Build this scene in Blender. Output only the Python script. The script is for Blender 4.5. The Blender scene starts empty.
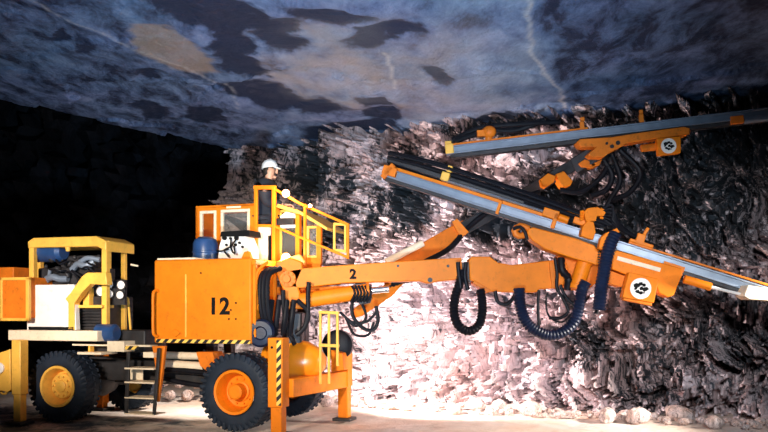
import bpy, bmesh, math, random
from mathutils import Vector, Matrix, noise
random.seed(7)
S = bpy.context.scene
COL = S.collection
F, HZ, CH, CX = 823.0, 310.0, 1.75, 384.0

# ------------------------------------------------------------------ frames
YAW = math.radians(-19)
OX, OY = -2.17, 12.0
UX, UY = math.cos(YAW), math.sin(YAW)
BX, BY = -UY, UX

def W(px, py, d):
    return Vector(((px-CX)/F*d, d, CH+(HZ-py)/F*d))
def L(p):
    dx, dy = p[0]-OX, p[1]-OY
    return Vector((dx*UX+dy*UY, dx*BX+dy*BY, p[2]))
def D(px, py, d):
    return L(W(px, py, d))
def A(px, py, b):
    rx = (px-CX)/F
    t = (b+OX*BX+OY*BY)/(rx*BX+BY)
    return L(W(px, py, t))
def G(p):           # rig-local -> world
    return Vector((OX+p[0]*UX+p[1]*BX, OY+p[0]*UY+p[1]*BY, p[2]))

# ------------------------------------------------------------------ materials
def nt(m):
    m.use_nodes = True
    t = m.node_tree
    return t, t.nodes['Principled BSDF']
def pbr(name, col, rough=.5, metal=0., var=.12, scale=6., bump=.05, bscale=60., spec=.5, dirt=None, dirt_amt=.5):
    m = bpy.data.materials.new(name); t, b = nt(m)
    N, K = t.nodes, t.links
    tc = N.new('ShaderNodeTexCoord')
    n1 = N.new('ShaderNodeTexNoise'); n1.inputs['Scale'].default_value = scale; n1.inputs['Detail'].default_value = 6
    K.new(tc.outputs['Object'], n1.inputs['Vector'])
    r = N.new('ShaderNodeValToRGB')
    c = col
    r.color_ramp.elements[0].position = .3; r.color_ramp.elements[1].position = .7
    r.color_ramp.elements[0].color = (c[0]*(1-var), c[1]*(1-var), c[2]*(1-var), 1)
    r.color_ramp.elements[1].color = (min(1, c[0]*(1+var)), min(1, c[1]*(1+var)), min(1, c[2]*(1+var)), 1)
    K.new(n1.outputs['Fac'], r.inputs['Fac'])
    out = r.outputs['Color']
    if dirt:
        n3 = N.new('ShaderNodeTexNoise'); n3.inputs['Scale'].default_value = scale*2.3; n3.inputs['Detail'].default_value = 8; n3.inputs['Roughness'].default_value = .7
        K.new(tc.outputs['Object'], n3.inputs['Vector'])
        r3 = N.new('ShaderNodeValToRGB'); r3.color_ramp.elements[0].position = .55; r3.color_ramp.elements[1].position = .75
        K.new(n3.outputs['Fac'], r3.inputs['Fac'])
        mx = N.new('ShaderNodeMath'); mx.operation = 'MULTIPLY'; mx.inputs[1].default_value = dirt_amt
        K.new(r3.outputs['Color'], mx.inputs[0])
        mix = N.new('ShaderNodeMix'); mix.data_type = 'RGBA'
        K.new(mx.outputs[0], mix.inputs[0]); K.new(out, mix.inputs[6]); mix.inputs[7].default_value = (*dirt, 1)
        out = mix.outputs[2]
    K.new(out, b.inputs['Base Color'])
    b.inputs['Roughness'].default_value = rough; b.inputs['Metallic'].default_value = metal
    b.inputs['Specular IOR Level'].default_value = spec
    if bump:
        n2 = N.new('ShaderNodeTexNoise'); n2.inputs['Scale'].default_value = bscale; n2.inputs['Detail'].default_value = 4
        K.new(tc.outputs['Object'], n2.inputs['Vector'])
        bp = N.new('ShaderNodeBump'); bp.inputs['Strength'].default_value = bump; bp.inputs['Distance'].default_value = .02
        K.new(n2.outputs['Fac'], bp.inputs['Height']); K.new(bp.outputs['Normal'], b.inputs['Normal'])
    return m
M = {}
M['orange'] = pbr('orange_paint', (.82, .205, .006), .5, spec=.22, var=.08, dirt=(.25, .08, .01), dirt_amt=.45, bump=.03)
M['dorange'] = pbr('deep_orange_paint', (.74, .18, .012), .5, spec=.22, var=.12, dirt=(.1, .03, .01), dirt_amt=.6, bump=.04)
M['gloss'] = pbr('glossy_orange_paint', (.84, .26, .01), .28, spec=.6, var=.05, bump=.01)
M['yellow'] = pbr('yellow_paint', (.88, .47, .07), .45, var=.1, dirt=(.3, .14, .03), dirt_amt=.5, bump=.03)
M['cream'] = pbr('cream_paint', (.86, .70, .50), .5, var=.08, dirt=(.45, .26, .1), dirt_amt=.5, bump=.03)
M['white'] = pbr('white_paint', (.88, .82, .76), .45, var=.06, dirt=(.4, .3, .2), dirt_amt=.3, bump=.02)
M['rubber'] = pbr('tyre_rubber', (.010, .017, .03), .6, spec=.3, var=.3, bump=.15, dirt=(.04, .05, .06), dirt_amt=.4)
M['hose'] = pbr('black_hose_rubber', (.006, .006, .009), .5, spec=.18, var=.3, bump=.1)
M['bluehose'] = pbr('blue_black_hose', (.007, .013, .036), .42, spec=.3, var=.3, bump=.1)
M['dark'] = pbr('dark_greasy_steel', (.03, .028, .03), .5, .3, var=.4, bump=.2, dirt=(.12, .06, .03), dirt_amt=.4)
M['alu'] = pbr('grey_aluminium_rail', (.20, .24, .30), .42, .3, var=.15, bump=.05)
M['steel'] = pbr('bright_steel', (.7, .68, .66), .25, .9, var=.1, bump=.03)
M['blue'] = pbr('dark_blue_paint', (.02, .06, .17), .35, var=.2, bump=.05)
M['black'] = pbr('black_paint', (.008, .008, .008), .7, spec=.1, var=.2, bump=0)
M['skin'] = pbr('skin', (.55, .3, .2), .5, var=.08, bump=.02)
M['jacket'] = pbr('dark_jacket_cloth', (.014, .016, .024), .85, var=.3, bump=.3, bscale=120)
M['trousers'] = pbr('dark_trousers_cloth', (.02, .022, .03), .85, var=.1, bump=.3, bscale=120)
M['helmet'] = pbr('white_helmet_shell', (.85, .85, .84), .3, var=.04, bump=0)
M['hair'] = pbr('dark_hair', (.02, .014, .01), .7, var=.3, bump=.3)
def hazard():
    m = bpy.data.materials.new('hazard_stripes'); t, b = nt(m); N, K = t.nodes, t.links
    tc = N.new('ShaderNodeTexCoord'); sp = N.new('ShaderNodeSeparateXYZ'); K.new(tc.outputs['Object'], sp.inputs[0])
    a = N.new('ShaderNodeMath'); a.operation = 'SUBTRACT'; K.new(sp.outputs['X'], a.inputs[0]); K.new(sp.outputs['Z'], a.inputs[1])
    s = N.new('ShaderNodeMath'); s.operation = 'MULTIPLY'; s.inputs[1].default_value = 7.5; K.new(a.outputs[0], s.inputs[0])
    f = N.new('ShaderNodeMath'); f.operation = 'FRACT'; K.new(s.outputs[0], f.inputs[0])
    g = N.new('ShaderNodeMath'); g.operation = 'GREATER_THAN'; g.inputs[1].default_value = .5; K.new(f.outputs[0], g.inputs[0])
    mix = N.new('ShaderNodeMix'); mix.data_type = 'RGBA'; mix.inputs[6].default_value = (.9, .55, .1, 1); mix.inputs[7].default_value = (.012, .01, .01, 1)
    K.new(g.outputs[0], mix.inputs[0]); K.new(mix.outputs[2], b.inputs['Base Color']); b.inputs['Roughness'].default_value = .5
    return m
M['hazard'] = hazard()
def glassm():
    m = bpy.data.materials.new('cab_glass'); t, b = nt(m)
    b.inputs['Base Color'].default_value = (.75, .8, .78, 1); b.inputs['Roughness'].default_value = .06
    b.inputs['Transmission Weight'].default_value = .93; b.inputs['IOR'].default_value = 1.1
    b.inputs['Specular IOR Level'].default_value = .6
    return m
M['glass'] = glassm()
def emit(name, col, s):
    m = bpy.data.materials.new(name); t, b = nt(m)
    b.inputs['Emission Color'].default_value = (*col, 1); b.inputs['Emission Strength'].default_value = s
    return m
M['lamp'] = emit('lit_lamp_lens', (1, .86, .66), 14)

# ------------------------------------------------------------------ mesh builder
class MB:
    def __init__(s): s.bm = bmesh.new()
    def hexa(s, p):      # 8 points: bottom 4 ccw, top 4 ccw
        v = [s.bm.verts.new(q) for q in p]
        for f in ((3,2,1,0),(4,5,6,7),(0,1,5,4),(1,2,6,5),(2,3,7,6),(3,0,4,7)):
            s.bm.faces.new([v[i] for i in f])
        return s
    def box(s, lo, hi):
        x0,y0,z0 = lo; x1,y1,z1 = hi
        return s.hexa([(x0,y0,z0),(x1,y0,z0),(x1,y1,z0),(x0,y1,z0),(x0,y0,z1),(x1,y0,z1),(x1,y1,z1),(x0,y1,z1)])
    def beam(s, p0, p1, w, h, w2=None, h2=None, up=(0,0,1)):
        p0, p1 = Vector(p0), Vector(p1); d = (p1-p0).normalized(); up = Vector(up)
        if abs(d.dot(up)) > .98: up = Vector((1,0,0))
        sd = d.cross(up).normalized(); u = sd.cross(d)
        w2 = w if w2 is None else w2; h2 = h if h2 is None else h2
        q = [p0-sd*w/2-u*h/2, p0+sd*w/2-u*h/2, p0+sd*w/2+u*h/2, p0-sd*w/2+u*h/2]
        r = [p1-sd*w2/2-u*h2/2, p1+sd*w2/2-u*h2/2, p1+sd*w2/2+u*h2/2, p1-sd*w2/2+u*h2/2]
        return s.hexa(q+r)
    def cyl(s, p0, p1, r, r2=None, n=20):
        p0, p1 = Vector(p0), Vector(p1); r2 = r if r2 is None else r2
        d = (p1-p0).normalized(); a = d.orthogonal().normalized(); b = d.cross(a)
        r0 = [s.bm.verts.new(p0+(a*math.cos(t)+b*math.sin(t))*r) for t in [i*2*math.pi/n for i in range(n)]]
        r1 = [s.bm.verts.new(p1+(a*math.cos(t)+b*math.sin(t))*r2) for t in [i*2*math.pi/n for i in range(n)]]
        for i in range(n):
            s.bm.faces.new((r0[i], r0[(i+1)%n], r1[(i+1)%n], r1[i]))
        s.bm.faces.new(r0[::-1]); s.bm.faces.new(r1)
        return s
    def prism(s, pts, ext):
        pts = [Vector(p) for p in pts]; ext = Vector(ext)
        a = [s.bm.verts.new(p) for p in pts]; b = [s.bm.verts.new(p+ext) for p in pts]
        n = len(pts)
        s.bm.faces.new(a[::-1]); s.bm.faces.new(b)
        for i in range(n): s.bm.faces.new((a[i], a[(i+1)%n], b[(i+1)%n], b[i]))
        return s
    def lathe(s, org, ax, prof, n=32):     # prof: (along, radius)
        org = Vector(org); ax = Vector(ax).normalized(); a = ax.orthogonal().normalized(); b = ax.cross(a)
        rings = []
        for (h, r) in prof:
            if r < 1e-5: rings.append([s.bm.verts.new(org+ax*h)])
            else: rings.append([s.bm.verts.new(org+ax*h+(a*math.cos(t)+b*math.sin(t))*r) for t in [i*2*math.pi/n for i in range(n)]])
        for k in range(len(rings)-1):
            A_, B_ = rings[k], rings[k+1]
            for i in range(n):
                j = (i+1) % n
                if len(A_) == 1 and len(B_) == 1: continue
                if len(A_) == 1: s.bm.faces.new((A_[0], B_[j], B_[i]))
                elif len(B_) == 1: s.bm.faces.new((A_[i], A_[j], B_[0]))
                else: s.bm.faces.new((A_[i], A_[j], B_[j], B_[i]))
        return s
    def tube(s, pts, r, n=10, step=.04, rib=0., ribk=2, closed=False):
        P = curve(pts, step); N_ = len(P); rings = []
        t = (P[1]-P[0]).normalized(); u = t.orthogonal().normalized()
        for i, p in enumerate(P):
            t2 = (P[min(i+1, N_-1)]-P[max(i-1, 0)]).normalized()
            u = (u-t2*u.dot(t2)).normalized(); v = t2.cross(u)
            rr = (r[0]+(r[1]-r[0])*i/(N_-1)) if isinstance(r, tuple) else r
            if rib and (i//ribk) % 2: rr += rib
            rings.append([s.bm.verts.new(p+(u*math.cos(q)+v*math.sin(q))*rr) for q in [k*2*math.pi/n for k in range(n)]])
        for i in range(N_-1):
            for k in range(n):
                s.bm.faces.new((rings[i][k], rings[i][(k+1)%n], rings[i+1][(k+1)%n], rings[i+1][k]))
        s.bm.faces.new(rings[0][::-1]); s.bm.faces.new(rings[-1])
        return s
    def sph(s, c, r, seg=16, sc=(1,1,1)):
        m = Matrix.Translation(Vector(c)) @ Matrix.Diagonal((r*sc[0], r*sc[1], r*sc[2], 1))
        bmesh.ops.create_uvsphere(s.bm, u_segments=seg, v_segments=max(6, seg//2), radius=1, matrix=m)
        return s
    def out(s, name, mat, parent=None, bevel=.006, ang=35):
        bmesh.ops.recalc_face_normals(s.bm, faces=s.bm.faces)
        me = bpy.data.meshes.new(name); s.bm.to_mesh(me); s.bm.free()
        me.polygons.foreach_set('use_smooth', [True]*len(me.polygons))
        me.set_sharp_from_angle(angle=math.radians(ang))
        o = bpy.data.objects.new(name, me); COL.objects.link(o)
        me.materials.append(M[mat] if isinstance(mat, str) else mat)
        if parent: o.parent = parent
        if bevel:
            b = o.modifiers.new('bevel', 'BEVEL'); b.width = bevel; b.segments = 2; b.limit_method = 'ANGLE'; b.angle_limit = math.radians(50)
            b.harden_normals = False
        return o
def curve(pts, step):
    pts = [Vector(p) for p in pts]
    if len(pts) == 2:
        n = max(2, int((pts[1]-pts[0]).length/step)); return [pts[0].lerp(pts[1], i/n) for i in range(n+1)]
    e = [pts[0]*2-pts[1]]+pts+[pts[-1]*2-pts[-2]]; out = []
    for i in range(1, len(e)-2):
        p0,p1,p2,p3 = e[i-1],e[i],e[i+1],e[i+2]
        n = max(2, int((p2-p1).length/step))
        for k in range(n):
            t = k/n
            out.append(.5*((2*p1)+(p2-p0)*t+(2*p0-5*p1+4*p2-p3)*t*t+(3*p1-p0-3*p2+p3)*t**3))
    out.append(pts[-1]); return out

# ------------------------------------------------------------------ rig root
RIG = bpy.data.objects.new('drilling_rig', None); COL.objects.link(RIG)
RIG.location = (OX, OY, 0); RIG.rotation_euler = (0, 0, YAW)
RIG['label'] = 'orange wheeled two-boom rock drilling rig marked 12 before the rock face'
RIG['category'] = 'drilling rig'
def lab(o, s): o['label'] = s; return o
def plate(pxs, b0, b1, name, mat, parent=RIG, **k):      # outline at side plane b0, solid to b1
    return MB().prism([A(x, y, b0) for x, y in pxs], (0, b1-b0, 0)).out(name, mat, parent, **k)
def dprism(mb, pxs, d, th, tilt=0.):                     # outline on a plane at distance d (tilting with x), solid away from it
    e = Vector((BY*0+UY*th, BY*th, 0)); e = L((OX, OY+th, 0))
    x0 = pxs[0][0]
    return mb.prism([D(x, y, d+tilt*(x-x0)) for x, y in pxs], e)
def text(body, size, loc, parent, mat, name, bold=.012):
    c = bpy.data.curves.new(name, 'FONT'); c.body = body; c.size = size; c.extrude = .004; c.offset = bold; c.space_character = 1.12
    c.align_x = 'CENTER'; c.align_y = 'CENTER'
    t = bpy.data.objects.new(name, c); COL.objects.link(t)
    bpy.context.view_layer.update()
    me = bpy.data.meshes.new_from_object(t.evaluated_get(bpy.context.evaluated_depsgraph_get()))
    bpy.data.objects.remove(t)
    o = bpy.data.objects.new(name, me); COL.objects.link(o); o.parent = parent
    me.materials.clear(); me.materials.append(M[mat]); o.location = loc; o.rotation_euler = (math.pi/2, 0, 0)
    return o

# ------------------------------------------------------------------ wheels
def wheel(a, b, side, R, rimmat, kind):
    # side -1: outer face towards -b (camera side)
    ax = Vector((0, side, 0)); w = .4 if kind == 'hub' else .36; r0 = .315
    c = Vector((a, b, R))
    m = MB()
    m.lathe(c, ax, [(-w*.42, r0), (-w*.5, r0+.03), (-w*.52, R*.78), (-w*.46, R*.92), (-w*.4, R*.955), (0, R*.965), (w*.4, R*.955), (w*.46, R*.92), (w*.52, R*.78), (w*.5, r0+.03), (w*.42, r0), (w*.36, r0-.01), (-w*.36, r0-.01), (-w*.42, r0)], 56)
    nl = 36
    for i in range(nl):                                    # tread lugs
        for sgn in (-1, 1):
            t = (i+(.5 if sgn > 0 else 0))*2*math.pi/nl
            e = Vector((math.cos(t), 0, math.sin(t))); tn = Vector((-math.sin(t), 0, math.cos(t)))
            hw = .027
            p = []
            for rr in (R*.93, R*.99):
                q0 = c+e*rr+ax*(sgn*.015)+tn*.03; q1 = c+e*(rr-.02)+ax*(sgn*w*.5)-tn*.02
                p += [q0-tn*hw, q0+tn*hw, q1+tn*hw, q1-tn*hw]
            m.hexa(p)
            p = []                                          # shoulder of the lug
            for off in (w*.44, w*.522):
                q0 = c+e*(R*.985)+ax*(sgn*off)-tn*.02; q1 = c+e*(R*.82)+ax*(sgn*off)-tn*.035
                p += [q0-tn*hw, q0+tn*hw, q1+tn*hw*.8, q1-tn*hw*.8]
            m.hexa(p)
    t = m.out('tyre', 'rubber', RIG, bevel=.005)
    rm = MB().lathe(c, ax, [(w*.38, r0-.012), (w*.5, r0+.012), (w*.54, r0+.004), (w*.52, r0-.03), (w*.36, r0-.055), (w*.18, r0-.075), (w*.02, r0-.09), (-.01, .17), (0.0, 0.0)], 48)
    rm.out('rim', rimmat, t, bevel=0)
    h = MB()
    if kind == 'hub':
        h.lathe(c, ax, [(-.02, .13), (.02, .15), (.03, .12), (.12, .115), (.17, .11), (.185, .09), (.185, 0)], 28)
        for i in range(10):
            q = i*2*math.pi/10; e = Vector((math.cos(q), 0, math.sin(q)))
            h.cyl(c+e*.185, c+e*.185+ax*.03, .014, n=6)
    else:
        h.lathe(c, ax, [(-.02, .2), (.07, .2), (.085, .185), (.085, .1), (.11, .09), (.12, .07), (.12, 0)], 32)
        for i in range(10):
            q = i*2*math.pi/10; e = Vector((math.cos(q), 0, math.sin(q)))
            h.cyl(c+e*.15+ax*.08, c+e*.15+ax*.115, .017, n=6)
    h.out('hub', rimmat, t, bevel=.003)
    return t
wheel(.09, 0, -1, .57, 'orange', 'hub')
wheel(.09, 1.7, 1, .57, 'orange', 'hub')
RWA = -3.0
wheel(RWA, -.03, -1, .56, 'yellow', 'bolts')
wheel(RWA, 1.7, 1, .56, 'yellow', 'bolts')

# ------------------------------------------------------------------ chassis
m = MB()
m.box((-3.9, .45, .62), (.75, .62, .95)); m.box((-3.9, 1.08, .62), (.75, 1.25, .95))
for a in (-3.8, -2.2, -1.0, .5): m.box((a, .6, .66), (a+.14, 1.1, .9))
m.out('chassis_frame', 'dark', RIG, bevel=.01)
for a, z in ((.09, .57), (RWA, .56)):
    m = MB().cyl((a, .12, z), (a, 1.58, z), .11, n=20)
    m.lathe((a, .85, z), (0, 1, 0), [(-.3, .11), (-.2, .2), (0, .25), (.2, .2), (.3, .11)], 24)
    m.out('axle', 'dark', RIG)
m = MB().cyl((RWA+.3, .85, .6), (-.3, .85, .6), .06, n=14); m.out('drive_shaft', 'dark', RIG)
# pale pipes and beams seen through between the wheels
m = MB()
p0, p1 = A(158, 355, .5), A(232, 357, .5)
m.tube([p0, p1], .06, n=12); m.tube([A(160, 364, .35), A(205, 367, .35), A(232, 372, .35)], .07, n=12)
m.out('hydraulic_pipe', 'cream', RIG, bevel=0)
m = MB()
m.tube([A(150, 369, .3), A(200, 372, .3), A(222, 378, .3)], .045); m.tube([A(160, 378, .3), A(190, 384, .3), A(225, 388, .3)], .04)
m.tube([A(205, 350, .2), A(202, 362, .15), A(208, 375, .2)], .03)
m.out('hose', 'hose', RIG, bevel=0)
m = MB().prism([A(x, y, .0) for x, y in ((196, 352), (212, 352), (216, 362), (208, 372), (200, 366))], (0, .3, 0)); m.out('spring_bracket', 'dorange', RIG)

# ------------------------------------------------------------------ power pack box "12"
b0, b1 = -.25, .58
box = plate([(154, 260), (251, 258), (251, 344), (154, 343)], b0, b1, 'power_pack_housing', 'orange', bevel=.025)
zt = A(154, 260, b0).z; zb = A(154, 343, b0).z
hz = MB(); pa, pb = A(156, 339.6, b0-.012), A(250, 339.6, b0-.012)
hz.box((pa.x, b0-.012, zb+.008), (pb.x, b0+.01, zb+.062)); hz.out('hazard_strip', 'hazard', box, bevel=0)
text('12', .33, A(219, 307, b0-.003), box, 'black', 'lettering', .011)
m = MB(); x = A(186, 300, b0).x
m.box((x-.012, b0-.012, zb+.09), (x+.012, b0+.01, zt-.22)); m.out('weld_seam', 'yellow', box, bevel=.004)
m = MB().tube([A(158, 291, b0-.01), A(153.5, 292, b0-.09), A(153, 312, b0-.09), A(153.5, 334, b0-.09), A(158, 336, b0-.01)], .022); m.out('grab_handle', 'orange', box, bevel=0)
m = MB()
c = A(176, 333, b0); m.prism([c+Vector((-.09, 0, 0)), c+Vector((0, 0, .06)), c+Vector((.09, 0, 0)), c+Vector((0, 0, -.06))], (0, -.025, 0)); m.out('lifting_lug', 'orange', box, bevel=.008)
m = MB()
for px, py in ((231, 310), (229, 319), (236, 319), (201, 273), (236, 303)):
    c = A(px, py, b0); m.cyl(c, c+Vector((0, -.008, 0)), .014, n=8)
m.out('bolt', 'black', box, bevel=0)
m = MB(); pa, pb = A(157, 258, -.2), A(194, 258, -.2); m.box((pa.x, -.2, zt-.005), (pb.x, .35, zt+.03)); m.out('access_cover', 'cream', box, bevel=.01)
# brace at the end face
ea = A(251, 300, b0).x
m = MB().box((ea, b0+.02, zt-.1), (ea+.06, b1-.05, zt-.02)); m.box((ea, b0+.04, zb+.1), (ea+.05, b0+.1, zt-.1)); m.box((ea, b1-.16, zb+.1), (ea+.05, b1-.1, zt-.1))
m.beam((ea+.03, b0+.1, zb+.5), (ea+.03, b1-.12, zt-.12), .05, .07); m.out('end_brace', 'orange', box, bevel=.008)
# conduit arcs beside the box
for k, (dx, col) in enumerate(((0, 'hose'), (4, 'hose'), (9, 'hose'))):
    m = MB().tube([A(272+dx, 268, .1), A(262+dx*.8, 275, -.05), A(260+dx*.8, 295, -.1), A(263+dx*.7, 318, -.05), A(272+dx*.5, 335, .1)], .035, step=.03, rib=.006, ribk=1)
    m.out('hose', col, RIG, bevel=0)
m = MB().tube([A(268, 262, -.05), A(257.5, 272, -.16), A(256, 292, -.16), A(258, 305, -.1)], .022); m.out('guard_rail', 'orange', RIG, bevel=0)
c = A(262, 333, -.05); m = MB().lathe(c, (.3, -1, 0), [(-.14, .16), (-.12, .2), (.1, .2), (.14, .17), (.15, .1), (.12, .08), (.12, 0)], 28); m.out('air_filter', 'bluehose', RIG, bevel=0)
m = MB()
for px in (268, 275, 283, 290):
    m.tube([A(px, 335, .1), A(px+2, 318, .05), A(px+4, 300, .1)], .04)
m.out('hose', 'hose', RIG, bevel=0)

# ------------------------------------------------------------------ walkway deck & window cabin behind the box
m = MB(); zf = 2.1
q0 = A(196, 262, .58).x; q1 = A(350, 262, .6).x
m.box((q0, .6, zf-.1), (q1, 1.55, zf)); m.out('deck', 'dorange', RIG)
for a in (q0+.1, q1-1.15):
    for b_ in (.7, 1.25): MB().box((a, b_, .9), (a+.14, b_+.14, zf-.1)).out('deck_post', 'dark', RIG)
# orange screen panel with two framed openings
def framed(pxr, b, w, name, mat, parent, th=.05):
    x0, y0, x1, y1 = pxr
    p = A(x0, y0, b); q = A(x1, y1, b)
    mm = MB()
    mm.box((p.x, b, p.z-w), (q.x, b+th, p.z)); mm.box((p.x, b, q.z), (q.x, b+th, q.z+w))
    mm.box((p.x, b, q.z+w), (p.x+w, b+th, p.z-w)); mm.box((q.x-w, b, q.z+w), (q.x, b+th, p.z-w))
    return mm.out(name, mat, parent), p, q
bc = .72
P0, P1 = A(195.5, 206, bc), A(254, 262, bc); tz0, tz1 = A(196, 207, bc).z, A(254, 203.5, bc).z
xs = [A(v, 230, bc).x for v in (195.5, 200, 215.5, 220.5, 249.5, 254.5)]
zw0 = A(200, 211.5, bc).z; zw1 = A(225, 210, bc).z; zlow = A(225, 237, bc).z
m = MB()
m.box((xs[0], bc, zf), (xs[1], bc+.05, tz0)); m.box((xs[2], bc, zf), (xs[3], bc+.05, tz1-.02)); m.box((xs[4], bc, zf), (xs[5], bc+.05, tz1))
m.box((xs[1], bc, zw0), (xs[2], bc+.05, tz0)); m.box((xs[3], bc, zw1), (xs[4], bc+.05, tz1)); m.box((xs[3], bc, zf), (xs[4], bc+.05, zlow))
m.box((xs[1], bc, zf), (xs[2], bc+.05, zf+.05))
m.box((xs[0], bc, zf), (xs[0]+.05, bc+.75, tz0)); m.box((xs[5]-.05, bc+.6, zf), (xs[5], bc+.7, tz1))
m.box((xs[0], bc, tz0-.03), (xs[5], bc+.75, tz0+.015))
cab = m.out('cabin', 'orange', RIG)
f1, p, q = framed((199.5, 211, 216, 260), bc-.015, .045, 'window_frame', 'cream', cab)
f2, p2, q2 = framed((220.5, 209.8, 249.5, 238), bc-.015, .045, 'window_frame', 'cream', cab)
mm = MB().box((p2.x+.03, bc+.02, q2.z+.03), (q2.x-.03, bc+.028, p2.z-.03)); mm.out('window_pane', 'glass', f2, bevel=0)
m = MB(); pp = A(227, 208.5, bc); qq = A(241, 206, bc); m.box((pp.x, bc-.02, pp.z), (qq.x, bc, qq.z)); m.out('name_strip', 'cream', cab, bevel=0)
# slanted pale duct seen through the right window
m = MB().beam(A(226, 216, 1.05), A(247, 228, 1.0), .06, .05, .12, .16); m.out('air_duct', 'alu', cab)
m = MB().tube([A(206, 215, 1.1), A(207, 255, 1.1)], .035); m.tube([A(211, 215, 1.2), A(211, 255, 1.2)], .03); m.out('support_post', 'dorange', cab, bevel=0)
# blue-black drum and control box on the housing
m = MB(); c = A(205.5, 258.5, .3); r = .19
m.lathe((c.x, .3, zt), (0, 0, 1), [(0, 0), (0, r*.97), (.03, r), (.12, r*1.0), (.13, r*1.05), (.15, r*1.05), (.16, r), (.27, r*.98), (.33, r*.85), (.37, r*.5), (.38, 0)], 28)
m.out('air_cleaner_drum', 'blue', RIG, bevel=0)
bq = .25
pa, pb = A(217.5, 258, bq), A(250, 234, bq)
m = MB(); m.prism([A(x, y, bq) for x, y in ((217.5, 258.5), (250, 258.5), (249, 247), (245, 236), (222, 236), (219, 246))], (0, .3, 0)); cb = m.out('control_box', 'white', RIG, bevel=.012)
m = MB(); m.prism([A(x, y, bq-.05) for x, y in ((220, 236.5), (250, 236), (249, 230), (221, 231.5))], (0, .36, 0)); m.out('hood', 'black', cb)
for px, py, r in ((225, 238, .035), (231, 238.5, .02), (237, 238, .035), (227, 245, .018), (236, 245, .022), (240, 243, .02), (243, 247, .018)):
    c = A(px, py, bq); MB().cyl(c, c+Vector((0, -.03, 0)), r, n=12).out('knob', 'black', cb, bevel=0)
m = MB()
m.tube([A(231, 239, bq-.03), A(230, 247, bq-.1), A(224, 250, bq-.1), A(229, 257, bq-.05)], .013); m.tube([A(237, 238, bq-.03), A(231, 248, bq-.12), A(235, 254, bq-.1), A(234, 246, bq-.06)], .013)
m.tube([A(217, 251, bq-.03), A(222, 251, bq-.12), A(229, 249, bq-.1)], .013); m.out('cable', 'black', cb, bevel=0)
m = MB(); m.prism([A(x, y, -.1) for x, y in ((241, 259), (244, 252), (248, 251), (251, 259))], (0, .08, 0)); m.out('lifting_eye', 'orange', RIG)

# ------------------------------------------------------------------ operator stand: rails and cab
br = .6
def rail(pts, r, name='guard_rail', mat='orange', parent=RIG):
    return MB().tube(pts, r, step=.2, n=8).out(name, mat, parent, bevel=0)
m = MB()
P = lambda x, y, b=br: A(x, y, b)
m.beam(P(256, 187.5), P(256, 262), .05, .05); m.beam(P(254, 187.5), P(276, 187.5), .06, .06); m.beam(P(274, 187.5), P(274, 264), .055, .055)
stand = m.out('operator_stand', 'orange', RIG)
lab(stand, 'narrow orange upright frame around the operator')
m = MB().beam(P(255, 225.5), P(274, 226), .05, .04); m.out('mid_rail', 'orange', stand)
m = MB(); m.beam(P(274, 188.5), P(300, 203.5), .04, .04); m.beam(P(300, 203.5), P(349, 225), .04, .04)
m.beam(P(274, 226), P(348, 257.5), .036, .036); m.beam(P(305, 204), P(305, 268), .04, .04); m.beam(P(348, 224), P(348, 259), .036, .036)
hr = m.out('guard_rail', 'orange', RIG)
m = MB(); m.beam(P(334.5, 223, .75), P(334.5, 251, .75), .035, .035); m.beam(P(345.5, 224, .75), P(345.5, 252, .75), .035, .035); m.beam(P(334, 224, .75), P(346, 224.5, .75), .05, .04); m.beam(P(334, 250, .75), P(346, 251.5, .75), .05, .04)
m.out('mirror_frame', 'yellow', hr)
# pale leg shield beside the operator
m = MB().box((P(257, 230, .66).x, .66, zf), (P(270.5, 230, .66).x, .69, A(260, 227, .66).z)); m.out('shield_panel', 'cream', stand)
m = MB().box((P(268, 230, .64).x, .64, zf+.02), (P(271.5, 230, .64).x, .665, A(260, 236, .64).z)); m.out('seal_strip', 'black', stand)
# cab with sloping roof
bb = .8
m = MB()
m.beam(P(277.5, 206, bb), P(277.5, 265, bb), .06, .06); m.beam(P(298.5, 214, bb), P(298.5, 265, bb), .09, .07); m.beam(P(319.5, 226, bb), P(319.5, 265, bb), .07, .07)
m.beam(P(277, 264, bb), P(321, 266, bb), .07, .06)
m.prism([A(x, y, bb) for x, y in ((306, 257.5), (320, 257), (320.5, 268), (305.5, 268))], (0, .06, 0))
oc = m.out('operator_cab', 'orange', RIG)
for x_, y_ in ((277.5, 208), (319.5, 228)): MB().beam(P(x_, y_, bb+.65), P(x_, 264, bb+.65), .06, .06).out('cab_post', 'orange', oc)
m = MB(); m.prism([A(x, y, bb-.08) for x, y in ((275.5, 203), (300, 211), (327, 227.5), (327, 230.5), (300, 214.5), (275.5, 207))], (0, .85, 0)); m.out('roof', 'yellow', oc)
f, p, q = framed((279, 210, 297.5, 263), bb+.01, .04, 'window_frame', 'yellow', oc)
# upper pale blind and glass
m = MB().prism([A(x, y, bb-.02) for x, y in ((280, 216), (286, 211.5), (297, 214), (297, 227.5), (280, 228.5))], (0, .02, 0)); m.out('sun_blind', 'white', f)
m = MB().box((A(279.5, 0, bb+.03).x, bb+.03, q.z+.03), (A(297, 0, bb+.03).x, bb+.036, p.z-.1)); m.out('window_pane', 'glass', f, bevel=0)
f, p, q = framed((306.5, 226, 318.5, 258), bb+.0, .04, 'window_frame', 'yellow', oc)
m = MB().box((p.x+.02, bb+.02, q.z+.02), (q.x-.02, bb+.028, p.z-.02)); m.out('window_pane', 'glass', f, bevel=0)
m = MB(); sx = A(290, 0, 1.2).x
m.box((sx-.2, 1.0, zf+.35), (sx+.25, 1.4, zf+.48)); m.box((sx-.28, 1.0, zf+.45), (sx-.16, 1.4, zf+1.0)); m.box((sx-.05, 1.12, zf), (sx+.1, 1.28, zf+.36)); m.out('driver_seat', 'dark', oc, bevel=.03)
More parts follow.
